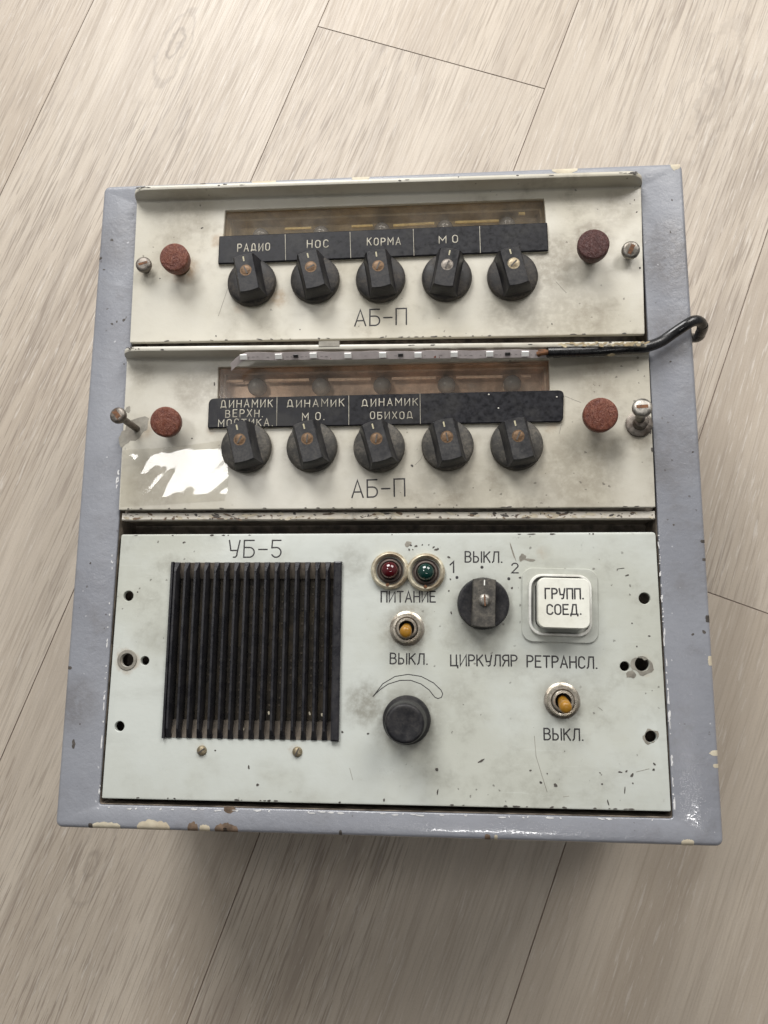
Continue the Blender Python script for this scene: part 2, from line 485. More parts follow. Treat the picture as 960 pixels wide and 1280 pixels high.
M_recess = plain('grimy_brown_recess', (0.22, 0.185, 0.150), 0.6, var=0.5, dirt=(0.035, 0.028, 0.022), dirt_amt=0.6, scale=160, bump=0.3)
M_tray = plain('tarnished_reflector', (0.60, 0.44, 0.33), 0.40, metal=0.35, var=0.25, dirt=(0.10, 0.075, 0.055), dirt_amt=0.6, scale=130)
M_tray_d = plain('dark_reflector', (0.42, 0.335, 0.20), 0.45, metal=0.3, var=0.25, dirt=(0.06, 0.05, 0.04), dirt_amt=0.6, scale=130)
M_brass_glint = plain('brass_glint', (0.86, 0.66, 0.28), 0.45, metal=0.2, var=0.2, scale=300)  # pale brass colour painted for the bright lines in the upper trough
M_copper_glint = plain('copper_glint', (0.86, 0.64, 0.48), 0.5, metal=0.1, var=0.2, scale=300)  # pale coppery colour painted for the reflected line in the middle trough
M_bulb = plain('frosted_bulb', (0.21, 0.205, 0.20), 0.12, var=0.12, scale=200, bump=0)
M_cable = plain('black_cable_sheath', (0.010, 0.010, 0.011), 0.26, var=0.3, scale=260, bump=0.05)
M_pcb = plain('white_led_tape', (0.56, 0.505, 0.50), 0.45, var=0.08, dirt=(0.40, 0.36, 0.35), dirt_amt=0.5, scale=240)
M_led = plain('white_led_package', (0.82, 0.82, 0.80), 0.35, var=0.03, scale=300, bump=0)
M_chip = plain('dark_chip', (0.03, 0.028, 0.028), 0.4, scale=300, bump=0)
M_copper_pad = plain('reddish_solder_pad', (0.30, 0.10, 0.06), 0.4, metal=0.3, scale=400, bump=0)
M_glue = plain('amber_glue', (0.42, 0.36, 0.24), 0.2, var=0.3, dirt=(0.20, 0.13, 0.06), dirt_amt=0.6, scale=300)
M_primer = plain('cream_primer', (0.52, 0.47, 0.36), 0.6, var=0.12, dirt=(0.33, 0.25, 0.16), dirt_amt=0.4, scale=200)
M_bead = plain('pale_paint_bead', (0.60, 0.60, 0.60), 0.35, var=0.12, scale=300)
M_rustchip = plain('bare_rusty_steel', (0.135, 0.092, 0.062), 0.7, var=0.4, scale=250, bump=0.4)
M_darkchip = plain('dark_bare_metal', (0.06, 0.052, 0.046), 0.6, var=0.4, scale=300, bump=0.3)
M_barepatch = plain('bare_grey_metal', (0.25, 0.235, 0.20), 0.5, metal=0.2, var=0.25, dirt=(0.11, 0.09, 0.07), dirt_amt=0.5, scale=250)
M_cloth = plain('speaker_cloth', (0.050, 0.043, 0.034), 0.9, var=0.5, dirt=(0.12, 0.095, 0.062), dirt_amt=0.7, scale=400)

def mat_pane():
    t = NT('grimy_clear_plastic')
    t.n.remove(t.b)
    tr = t.n.new('ShaderNodeBsdfTransparent'); tr.inputs[0].default_value = (0.90, 0.87, 0.83, 1)
    gl = t.n.new('ShaderNodeBsdfGlossy'); gl.inputs[0].default_value = (1, 1, 1, 1); gl.inputs['Roughness'].default_value = 0.12
    df = t.n.new('ShaderNodeBsdfDiffuse'); df.inputs[0].default_value = (0.46, 0.41, 0.345, 1)
    n = t.noise(t.pos(), 55, 6, 0.65)
    m1 = t.n.new('ShaderNodeMixShader'); t.link(t.rng(n, 0.35, 0.75, 0.04, 0.18), m1.inputs[0]); t.link(tr.outputs[0], m1.inputs[1]); t.link(df.outputs[0], m1.inputs[2])
    lw = t.n.new('ShaderNodeLayerWeight'); lw.inputs[0].default_value = 0.5
    frv = t.math('ADD', 0.045, t.math('MULTIPLY', t.math('POWER', lw.outputs['Facing'], 5.0), 0.8))
    m2 = t.n.new('ShaderNodeMixShader'); t.link(frv, m2.inputs[0]); t.link(m1.outputs[0], m2.inputs[1]); t.link(gl.outputs[0], m2.inputs[2])
    t.link(m2.outputs[0], t.out.inputs[0])
    return t.m
M_pane = mat_pane()

def mat_film():
    t = NT('clear_sticky_film')
    t.n.remove(t.b)
    tr = t.n.new('ShaderNodeBsdfTransparent'); tr.inputs[0].default_value = (0.97, 0.965, 0.95, 1)
    gl = t.n.new('ShaderNodeBsdfGlossy'); gl.inputs['Roughness'].default_value = 0.05
    df = t.n.new('ShaderNodeBsdfDiffuse'); df.inputs[0].default_value = (0.64, 0.61, 0.55, 1)
    n = t.noise(t.pos(), 70, 6, 0.6)
    m1 = t.n.new('ShaderNodeMixShader'); t.link(t.rng(n, 0.4, 0.75, 0.05, 0.26), m1.inputs[0]); t.link(tr.outputs[0], m1.inputs[1]); t.link(df.outputs[0], m1.inputs[2])
    lw = t.n.new('ShaderNodeLayerWeight'); lw.inputs[0].default_value = 0.5
    frv = t.math('ADD', 0.045, t.math('MULTIPLY', t.math('POWER', lw.outputs['Facing'], 5.0), 0.8))
    m2 = t.n.new('ShaderNodeMixShader'); t.link(frv, m2.inputs[0]); t.link(m1.outputs[0], m2.inputs[1]); t.link(gl.outputs[0], m2.inputs[2])
    t.link(m2.outputs[0], t.out.inputs[0])
    return t.m
M_film = mat_film()

def mat_lens(name, col):
    t = NT(name)
    t.base(col); t.rough(0.06)
    t.put(t.b, 'Coat Weight', 0.6); t.put(t.b, 'Coat Roughness', 0.03)
    return t.m
M_red = mat_lens('red_lens', (0.060, 0.003, 0.006))
M_green = mat_lens('green_lens', (0.004, 0.030, 0.024))

# ------------------------------------------------------------------ floor
def mat_floor():
    t = NT('bleached_oak_laminate')
    uv = t.n.new('ShaderNodeUVMap'); uv.uv_map = 'plank'
    at = t.n.new('ShaderNodeAttribute'); at.attribute_name = 'tone'; at.attribute_type = 'GEOMETRY'
    sep = t.n.new('ShaderNodeSeparateXYZ'); t.put(sep, 0, uv.outputs[0])
    cb = t.n.new('ShaderNodeCombineXYZ'); t.put(cb, 0, sep.outputs[0]); t.put(cb, 1, sep.outputs[1])
    t.put(cb, 2, t.math('MULTIPLY', at.outputs['Fac'], 9.0))
    p = cb.outputs[0]
    # slow wander of the grain, and knots that the grain bends round
    wn = t.noise(t.mapping(p, scale=(4.5, 1.3, 1)), 1.0, 2, 0.5)
    wander = t.math('MULTIPLY', t.math('SUBTRACT', wn, 0.5), 0.045)
    P = t.pos(); knot = None; bend = None
    for (kx, ky), wx, wy, wk in ((KNOTS[0], 0.016, 0.045, 0.75), (KNOTS[1], 0.024, 0.090, 0.45), (KNOTS[2], 0.014, 0.04, 0.6)):
        m_ = t.mapping(P, loc=(0, 0, 0))
        sb = t.n.new('ShaderNodeVectorMath'); sb.operation = 'SUBTRACT'; t.put(sb, 0, m_); sb.inputs[1].default_value = (kx * MM, ky * MM, 0)
        rt = t.mapping(sb.outputs[0], rot=(0, 0, R_(20.3)))
        sc = t.mapping(rt, scale=(1 / wx, 1 / wy, 0))
        ln = t.n.new('ShaderNodeVectorMath'); ln.operation = 'LENGTH'; t.put(ln, 0, sc)
        d = ln.outputs['Value']
        d = t.math('ADD', d, t.math('MULTIPLY', t.math('SUBTRACT', t.noise(P, 45, 3, 0.6), 0.5), 0.9))
        fall = t.rng(d, 1.5, 0.2)
        k_ = t.math('MULTIPLY', fall, t.rng(t.math('PINGPONG', t.math('MULTIPLY', d, 4.2), 1.0), 0.45, 1.0))
        k_ = t.math('MULTIPLY', k_, wk)
        knot = k_ if knot is None else t.math('MAXIMUM', knot, k_)
    cb2 = t.n.new('ShaderNodeCombineXYZ')
    t.put(cb2, 0, t.math('ADD', sep.outputs[0], wander)); t.put(cb2, 1, sep.outputs[1]); t.put(cb2, 2, t.math('MULTIPLY', at.outputs['Fac'], 9.0))
    pw = cb2.outputs[0]
    broad = t.noise(t.mapping(pw, scale=(20, 1.7, 1)), 1.0, 4, 0.55)
    patch = t.noise(t.mapping(p, scale=(6, 2.2, 1), loc=(4, 7, 0)), 1.0, 2, 0.5)
    mid = t.noise(t.mapping(pw, scale=(95, 4.5, 1)), 1.0, 4, 0.65)
    fine = t.noise(t.mapping(pw, scale=(620, 17, 1)), 1.0, 3, 0.7)
    pore = t.noise(t.mapping(pw, scale=(480, 30, 1), loc=(5, 1, 0)), 1.0, 3, 0.6)
    tick = t.noise(t.mapping(pw, scale=(820, 24, 1), loc=(1, 9, 0)), 1.0, 2, 0.6)
    # cathedral figure: contour lines of a stretched noise
    fig = t.noise(t.mapping(pw, scale=(10, 1.1, 1), loc=(2.3, 0.4, 0)), 1.0, 1, 0.4)
    rings = t.math('PINGPONG', t.math('ADD', t.math('MULTIPLY', fig, 30.0), t.math('MULTIPLY', fine, 0.5)), 1.0)
    ring_line = t.math('MULTIPLY', t.rng(rings, 0.55, 1.0), t.rng(patch, 0.44, 0.62))
    light = (0.535, 0.472, 0.394); dark = (0.420, 0.358, 0.290)
    c = t.mix(t.rng(broad, 0.30, 0.72), light, dark)
    c = t.mix(t.math('MULTIPLY', t.rng(mid, 0.42, 0.72), 0.34), c, (0.320, 0.270, 0.224))
    c = t.mix(t.math('MULTIPLY', t.rng(fine, 0.45, 0.70), 0.46), c, (0.300, 0.248, 0.198))
    c = t.mix(t.math('MULTIPLY', ring_line, 0.42), c, (0.255, 0.210, 0.172))
    c = t.mix(t.math('MULTIPLY', knot, 0.80), c, (0.225, 0.190, 0.160))
    # close dark grain lines in some bands, short pale flecks in others
    c = t.mix(t.math('MULTIPLY', t.math('MULTIPLY', t.rng(tick, 0.55, 0.60), t.rng(patch, 0.40, 0.56, 0.08, 1.0)), 0.62), c, (0.215, 0.174, 0.141))
    fleck = t.noise(t.mapping(pw, scale=(620, 48, 1), loc=(7, 3, 0)), 1.0, 3, 0.6)
    c = t.mix(t.math('MULTIPLY', t.math('MULTIPLY', t.rng(fleck, 0.58, 0.68), t.rng(broad, 0.36, 0.56, 0.2, 1.0)), 0.60), c, (0.600, 0.555, 0.500))
    c = t.mix(t.math('MULTIPLY', t.rng(pore, 0.56, 0.70), 0.28), c, (0.53, 0.48, 0.425))
    # dust-fine speckle of the printed decor
    dust = t.noise(P, 900, 2, 0.6)
    c = t.mix(t.math('MULTIPLY', t.rng(dust, 0.45, 0.7), 0.14), c, (0.27, 0.22, 0.18))
    # warmer and cooler boards
    c = t.mix(t.math('MULTIPLY', t.rng(at.outputs['Fac'], 0.0, 1.0, smooth=False), 0.30), c, (0.43, 0.355, 0.275))
    t.base(c)
    t.rough(t.rng(fine, 0.3, 0.7, 0.44, 0.58))
    t.bump(t.math('ADD', t.math('MULTIPLY', fine, 0.7), t.math('MULTIPLY', pore, 0.7)), 0.30, 0.0005)
    return t.m
KNOTS = [(-177.78, 373.84), (219.40, 312.38), (-197.83, -217.54)]
M_floor = mat_floor()
M_seam = plain('board_edge', (0.235, 0.19, 0.155), 0.7, var=0.2, scale=90)

def make_floor():
    a = R_(69.7)
    U = Vector((math.cos(a), math.sin(a))); N = Vector((math.sin(a), -math.cos(a)))
    rows = {-1: 340.5, 0: -640.0, 1: 29.0, -2: 620.0, -3: 560.0}
    pitch = 180.5; n0 = -14.8; Lp = 1285.0; g = 0.40; dp = 0.45
    mb = MB(); uvs = []; tones = []
    rnd = random.Random(11)
    for k in range(-13, 13):
        na = n0 + pitch * k; nb = na + pitch
        off = rows.get(k, rnd.uniform(0, Lp))
        j = -3
        while True:
            ua = off + (j) * Lp; ub = ua + Lp
            j += 1
            if ua > 2300: break
            if ub < -2300: continue
            tone = rnd.random(); du = rnd.uniform(0, 20)
            o = [(na, ua), (nb, ua), (nb, ub), (na, ub)]
            i_ = [(na + g, ua + g), (nb - g, ua + g), (nb - g, ub - g), (na + g, ub - g)]
            W = lambda q, z: (N.x * q[0] + U.x * q[1], N.y * q[0] + U.y * q[1], z)
            vs = [W(q, -dp) for q in o] + [W(q, 0) for q in i_]
            fs = [(4, 5, 6, 7)] + [(m, (m + 1) % 4, 4 + (m + 1) % 4, 4 + m) for m in range(4)]
            b = len(mb.v)
            mb.v += vs; mb.f += [tuple(b + x for x in f) for f in fs]; mb.mi += [0, 1, 1, 1, 1]
            loc = [(q[0] - na, q[1] - ua) for q in o] + [(q[0] - na, q[1] - ua) for q in i_]
            for f in fs:
                tones.append(tone)
                uvs += [((loc[x][0]) * MM, loc[x][1] * MM + du) for x in f]
    me = bpy.data.meshes.new('floor')
    me.from_pydata([tuple(c * MM for c in v) for v in mb.v], [], mb.f)
    me.materials.append(M_floor); me.materials.append(M_seam)
    uvl = me.uv_layers.new(name='plank')
    for i, q in enumerate(uvs): uvl.data[i].uv = q
    at = me.attributes.new('tone', 'FLOAT', 'FACE')
    for i, q in enumerate(tones): at.data[i].value = q
    for p, i in zip(me.polygons, mb.mi): p.material_index = i
    o = bpy.data.objects.new('floor', me)
    COL.objects.link(o)
    o["kind"] = "structure"; o["label"] = "pale bleached oak laminate floor boards running diagonally"; o["category"] = "floor"
    return o
make_floor()

# ------------------------------------------------------------------ paint materials
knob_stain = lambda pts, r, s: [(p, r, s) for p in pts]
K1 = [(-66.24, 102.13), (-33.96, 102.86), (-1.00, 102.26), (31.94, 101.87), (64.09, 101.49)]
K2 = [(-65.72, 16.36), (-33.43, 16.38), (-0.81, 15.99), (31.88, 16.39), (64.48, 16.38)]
M_frame = painted('blue_grey_cabinet_paint', (0.250, 0.260, 0.290), grime=(0.145, 0.14, 0.145), gloss=0.13, speck=0.6, seed=4.2, orange=0.55, grime_amt=0.6,
    warm=(0.214, 0.222, 0.250), white=True,
    stains=[((144.11, 111.90), 26, 0.40), ((140.03, 70.55), 20, 0.35), ((-144.00, -106.41), 16, 0.35), ((-138.78, 130.53), 20, 0.25), ((138.95, 14.98), 22, 0.25)])
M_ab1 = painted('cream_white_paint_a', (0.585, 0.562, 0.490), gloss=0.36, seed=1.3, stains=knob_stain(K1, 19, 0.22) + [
    ((83.75, 108.64), 22, 0.30), ((103.58, 120.73), 14, 0.32), ((71.53, 85.89), 30, 0.20), ((96.37, 79.00), 24, 0.20), ((-104.30, 141.68), 22, 0.16), ((-109.32, 117.23), 13, 0.2), ((115.89, 137.45), 14, .2)],
    rust=[((-54.13, 94.96), 6.5, 0.45), ((-103.08, 111.27), 9.5, 0.6), ((-123.01, 111.92), 5, 0.3), ((-85.77, 127.52), 5, .45), ((-72.46, 89.89), 5, 0.25), ((64.30, 114.41), 5, .3)])
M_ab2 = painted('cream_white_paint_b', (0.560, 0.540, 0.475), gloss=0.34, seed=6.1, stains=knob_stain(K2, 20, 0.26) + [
    ((-83.00, 49.92), 16, 0.25), ((-122.33, 54.87), 10, 0.2), ((92.01, 3.40), 28, 0.22), ((32.03, 0.06), 25, 0.16), ((-95.05, 45.98), 14, .25), ((-108.79, 1.23), 22, 0.2), ((102.96, 50.39), 18, .2), ((122.28, 22.42), 10, .3)],
    rust=[((-118.54, 27.74), 8, 0.35), ((-83.86, 25.21), 4, .3), ((-76.89, 49.80), 3, .3), ((81.55, 27.69), 5, .25)])
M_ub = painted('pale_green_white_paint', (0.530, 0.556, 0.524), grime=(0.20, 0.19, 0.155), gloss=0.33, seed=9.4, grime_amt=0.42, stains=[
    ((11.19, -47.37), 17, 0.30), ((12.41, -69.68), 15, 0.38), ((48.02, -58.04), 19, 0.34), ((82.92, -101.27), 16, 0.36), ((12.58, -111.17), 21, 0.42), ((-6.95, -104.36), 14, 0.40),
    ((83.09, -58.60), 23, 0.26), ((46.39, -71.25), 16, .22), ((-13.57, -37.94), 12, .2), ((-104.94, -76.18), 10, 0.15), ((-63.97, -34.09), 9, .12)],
    rust=[((-120.37, -86.07), 6.5, 0.5), ((-82.18, -126.38), 4.5, 0.4), ((-37.60, -126.21), 4.5, 0.45), ((118.87, -85.65), 7, 0.35), ((12.41, -69.68), 10.5, 0.3), ((76.45, -34.17), 5, .3)])
M_bar = painted('chipped_crossbar_paint', (0.62, 0.585, 0.52), gloss=0.5, seed=2.2, speck=0.95, grime=(0.05, 0.04, 0.03), grime_amt=0.9, orange=0.6)

# ------------------------------------------------------------------ cabinet
CW, CH = 300.0, 324.27
cab = empty('equipment_cabinet', (0, 0, 0), "blue-grey painted metal cabinet with chipped edges lying face up on the floor", "cabinet")
def make_cabinet():
    mb = MB()
    def out(i, z): return rrect(0, 0, CW - 2 * i, CH - 2 * i, max(0.6, 3.4 - i), z)
    loops = [out(0.6, 0.2), out(0, 1.2), out(0, ZF - 2.2), out(0.30, ZF - 1.05), out(0.9, ZF - 0.35), out(1.9, ZF)]
    mb.loft(loops, cap0=True, cap1=False)
    # the one big opening that carries the three panels
    op = rquad([(-129.63, -151.52), (129.04, -150.95), (128.6, 150.0), (-128.6, 150.0)], 1.5)
    op0 = inset(op, -0.5)
    mb.poly_plate(rrect(0, 0, CW - 3.8, CH - 3.8, 1.5), [op0], ZF)
    mb.loft([zl(op0, ZF), zl(inset(op, -0.2), ZF - 0.15), zl(op, ZF - 0.5), zl(op, ZF - 22)], cap0=False, cap1=False)
    cabinet_wear(mb)
    mb.build('body', [M_frame, M_primer, M_rustchip, M_darkchip, M_bead], cab)
    mb = MB()
    mb.poly_plate(inset(op, 0.3), [], ZF - 21)
    # dirty lining of the opening
    mb.loft([zl(inset(op, 0.25), ZF - 0.7), zl(inset(op, 0.25), ZF - 21)], cap0=False, cap1=False)
    mb.build('recess_lining', M_recess, cab)
    # bar between the middle and lower panels
    mb = MB()
    a = (-128.55, -18.45); b = (128.13, -18.71)
    op_l, op_r = -127.9, 127.9
    mb.loft([zl([(op_l, a[1]), (op_r, b[1]), (op_r, b[1] + 3.7), (op_l, a[1] + 3.7)], z) for z in (ZF - 3.5, ZF - 0.6)] +
            [zl([(op_l + .2, a[1] + .5), (op_r - .2, b[1] + .5), (op_r - .2, b[1] + 3.3), (op_l + .2, a[1] + 3.3)], ZF - 0.15)])
    r2 = random.Random(17)
    for i in range(260):
        u = r2.random(); x = -127 + 254 * u; yb = a[1] + (b[1] - a[1]) * u
        big = r2.random() < .2
        chip_patch(mb, (x, yb + r2.uniform(.5, 3.1)), r2.uniform(.8, 2.6) if big else r2.uniform(.2, .9), r2.uniform(.3, .7) if big else r2.uniform(.15, .4), r2.uniform(-.4, .4), ZF - 0.12 + i * .0004, n=10, seed=700 + i, mi=r2.choice((1, 2, 3, 3)))
    mb.build('crossbar', [M_bar, M_darkchip, M_rustchip, M_primer], cab)
    mb = MB()
    mb.loft([zl([(op_l, a[1] + 0.4), (op_r, b[1] + 0.4), (op_r, b[1] + 13), (op_l, a[1] + 13)], z) for z in (ZF - 20.5, ZF - 3.7)])
    mb.build('crossbar_web', M_recess, cab)
def chip_patch(mb, c, rx, ry, rot=0.0, z=0.06, n=18, rough=0.35, seed=0, mi=0, hole=None):
    """Irregular flake mark hugging the face."""
    rnd = random.Random(seed)
    k1, k2, k3 = [rnd.uniform(0, 6.28) for _ in range(3)]
    pts = []
    for i in range(n):
        a = 2 * math.pi * i / n
        s = 1 + rough * (0.5 * math.sin(2 * a + k1) + 0.35 * math.sin(3 * a + k2) + 0.3 * math.sin(5 * a + k3)) * 0.8 + rnd.uniform(-0.1, 0.1)
        x, y = rx * s * math.cos(a), ry * s * math.sin(a)
        pts.append((c[0] + x * math.cos(rot) - y * math.sin(rot), c[1] + x * math.sin(rot) + y * math.cos(rot)))
    z += 0.02 * random.random()
    if hole: mb.poly_plate(pts, [circ(*hole)], z, mi)
    else: mb.loft([zl(pts, z - 0.15), zl(pts, z)], cap0=False, mi=mi)

def edge_chip(mb, x0, x1, y, hgt, seed, side='bottom', mi=0):
    """A flake over the rounded edge of the cabinet: on the face, following the edge round."""
    rnd = random.Random(seed)
    prof = [(1.9 + hgt, 0.05), (1.9 + hgt * 0.5, 0.06), (1.9, 0.06), (0.9, -0.28), (0.30, -0.98), (-0.06, -2.2), (-0.06, -4.0)]
    n = 16; loops = []
    for i in range(n + 1):
        u = i / n; x = x0 + (x1 - x0) * u
        s = (math.sin(math.pi * min(1, max(0, u))) ** 0.45) * (0.75 + 0.5 * rnd.random())
        row = []
        for d, z in prof:
            dd = 1.9 + (d - 1.9) * s if d > 1.9 else d
            if side == 'bottom': row.append((x, -CH / 2 + dd, ZF + z + 0.02))
            elif side == 'top': row.append((x, CH / 2 - dd, ZF + z + 0.02))
            elif side == 'right': row.append((CW / 2 - dd, x, ZF + z + 0.02))
            else: row.append((-CW / 2 + dd, x, ZF + z + 0.02))
        loops.append(row)
    vs = [p for l in loops for p in l]; m = len(prof)
    fs = [(i * m + j, (i + 1) * m + j, (i + 1) * m + j + 1, i * m + j + 1) for i in range(n) for j in range(m - 1)]
    mb.add(vs, fs, mi)

def cabinet_wear(mb):
    for i, (a, b, h) in enumerate((((-131.97, -162.10), (-118.68, -162.09), 1.2), ((-110.80, -161.18), (-95.37, -161.46), 2.8), ((131.90, -161.88), (137.27, -162.05), 1.0), ((-81.48, -162.81), (-76.65, -162.68), 1.5), ((51.62, -161.84), (53.02, -161.80), .6))):
        edge_chip(mb, a[0], b[0], 0, h, 20 + i, mi=1)
    for i, (a, b, h) in enumerate((((-69.57, 162.46), (-56.82, 162.82), 1.5), ((85.47, 161.96), (98.26, 162.28), 1.5), ((144.04, 161.99), (148.71, 161.77), 2.2), ((-16.81, 163.35), (-7.64, 163.40), .8))):
        edge_chip(mb, a[0], b[0], 0, h, 40 + i, 'top', 1)
    for i, (a, b, h) in enumerate((((149.80, -121.86), (150.00, -124.22), 2.0), ((150.13, -127.59), (150.02, -129.28), 1.0), ((149.20, -81.09), (149.64, -85.31), .4))):
        edge_chip(mb, b[1], a[1], 0, h, 60 + i, 'right', 1)
    for i, (a, b, h) in enumerate((((-87.09, -162.27), (-82.24, -162.49), 2.2), ((-74.45, -162.27), (-63.70, -162.67), 2.2), ((47.42, -161.95), (49.87, -161.89), .8))):
        edge_chip(mb, a[0], b[0], 0, h, 80 + i, mi=2)
    chip_patch(mb, (-67.85, -152.08), 2.7, 1.6, 0, ZF + .06, seed=4, mi=2)
    rnd = random.Random(5)
    # small dark knocks along the outer edges and on the flats
    for i in range(9):
        side = rnd.choice(('left', 'right', 'right', 'top', 'bottom'))
        L = CH if side in ('left', 'right') else CW
        a = rnd.uniform(-L / 2 + 8, L / 2 - 12)
        edge_chip(mb, a, a + rnd.uniform(1.0, 3.2), 0, rnd.uniform(0.1, 0.7), 100 + i, side, 3)
    spots = [(-143.81, -123.59), (-143.13, 130.69), (143.77, 141.87), (136.82, 9.21), (146.51, 12.96), (-142.00, -39.54), (-146.27, 114.13), (-137.37, 85.16), (-131.99, 62.17), (-141.32, -115.54), (142.10, 124.72), (138.61, 57.62), (146.69, -70.48), (135.93, -21.55), (141.72, -71.59), (-133.60, 85.94), (-139.83, 83.92)]
    for i, p in enumerate(spots):
        s = rnd.uniform(0.35, 0.9)
        chip_patch(mb, p, s * rnd.uniform(0.5, 1.2), s, rnd.uniform(0, 3), ZF + .05, n=9, seed=i, mi=3)
    # beads of light paint squeezed along the sides of the opening
    for (p0, p1, nn) in (((-131.51, 6.72), (-129.48, -149.40), 26), ((128.54, -24.90), (129.60, -148.12), 60), ((-127.72, -152.53), (127.73, -151.48), 46), ((-130.77, 7.93), (-130.83, -3.01), 10)):
        for i in range(nn):
            u = rnd.random(); q = (p0[0] + (p1[0] - p0[0]) * u, p0[1] + (p1[1] - p0[1]) * u)
            hz = abs(p1[0] - p0[0]) > abs(p1[1] - p0[1])
            L_ = rnd.uniform(.4, 2.2) if rnd.random() < .5 else rnd.uniform(.2, .6); W_ = rnd.uniform(.15, .42)
            o_ = rnd.uniform(-.1, .5)
            q = (q[0], q[1] - o_) if hz else (q[0] + (o_ if q[0] > 0 else -o_), q[1])
            chip_patch(mb, q, L_ if hz else W_, W_ if hz else L_, 0, ZF + .12, n=10, seed=900 + i, mi=4)
    chip_patch(mb, (-143.72, -124.68), 0.9, 1.9, 0.1, ZF + .05, seed=77, mi=3)
make_cabinet()

# ------------------------------------------------------------------ channel panels
def faceplate(name, root, org, outer, holes, z0, z1, mat, bev=0.5, flange=None, wear=None):
    mb = MB()
    o1 = inset(outer, bev)
    mb.loft([zl(outer, z0), zl(outer, z1 - bev), zl(inset(outer, bev * 0.3), z1 - bev * 0.3), zl(o1, z1)], cap0=False, cap1=False)
    hh = []
    for h in holes:
        e = 0.25
        ho = inset(h, -e)
        hh.append(ho)
        mb.loft([zl(ho, z1), zl(h, z1 - e), zl(h, z0)], cap0=False, cap1=False)
    mb.poly_plate(o1, hh, z1)
    if flange:
        (xl, yl), (xr, yr), h, th, rc = flange
        secs = []
        N = 40
        L = math.hypot(xr - xl, yr - yl)
        xs = []
        for i in range(9): xs.append(rc * (1 - math.cos(R_(90 * i / 8))) / L)
        mid = [0.1 + 0.8 * i / 12 for i in range(13)]
        us = xs + [m for m in mid if rc / L + .01 < m < 1 - rc / L - .01] + [1 - x for x in reversed(xs)]
        for u in us:
            d = min(u, 1 - u) * L
            k = 1.0 if d >= rc else math.sqrt(max(0.0, 1 - ((rc - d) / rc) ** 2))
            H = h - rc + rc * k
            x = xl + (xr - xl) * u; y = yl + (yr - yl) * u
            f = 1.6; b = 0.8
            sec = [(y - f, z1 - 0.02)]
            for a in (25, 50, 75): sec.append((y - f + f * math.sin(R_(a)), z1 - 0.02 + f * (1 - math.cos(R_(a)))))
            sec += [(y, z1 + max(f, H - b)), (y + b * .3, z1 + max(f, H) - b * .3 + .001), (y + b, z1 + max(f, H)), (y + th - b, z1 + max(f, H)), (y + th - b * .3, z1 + max(f, H) - b * .3), (y + th, z1 + max(f, H) - b), (y + th, z0)]
            secs.append([(x, q[0], q[1]) for q in sec])
        mb.loft(secs, closed=True)
    if wear: wear(mb)
    return mb.build(name, [mat, M_barepatch, M_darkchip, M_glue], root, origin=org, angle=38)

def panel_wear(mb, flakes, dark, scratches, z):
    for i, f in enumerate(flakes): chip_patch(mb, *f[:4], z + 0.03 + 0.012 * i, seed=i + 200, n=20, mi=1, hole=f[4] if len(f) > 4 else None)
    for i, (p, rx, ry, rot) in enumerate(dark): chip_patch(mb, p, rx, ry, rot, z + 0.12, seed=i + 300, n=11, mi=2)
    for pts in scratches: stroke(mb, pts, 0.11, z + 0.02, 0.06, mi=1)
rnd = random.Random(33)
def edge_specks(a, b, n, s=(0.25, 0.9)):
    o = []
    for _ in range(n):
        u = rnd.random(); q = (a[0] + (b[0] - a[0]) * u, a[1] + (b[1] - a[1]) * u)
        o.append((q, rnd.uniform(*s) * rnd.uniform(.8, 2.0), rnd.uniform(0.15, 0.42), rnd.uniform(-.2, .2)))
    return o
def lip_wear(mb, a, b, h, n, seed):
    r2 = random.Random(seed)
    for _ in range(n):
        u = r2.choice((r2.uniform(.015, .04), r2.uniform(.96, .985), r2.random() * .94 + .03))
        x = a[0] + (b[0] - a[0]) * u; y = a[1] + (b[1] - a[1]) * u
        chip_patch(mb, (x, y + r2.uniform(.7, 2.0)), r2.uniform(.3, 1.3), r2.uniform(.15, .4), 0, ZS + h + .05, n=10, seed=r2.randint(0, 999), mi=2)
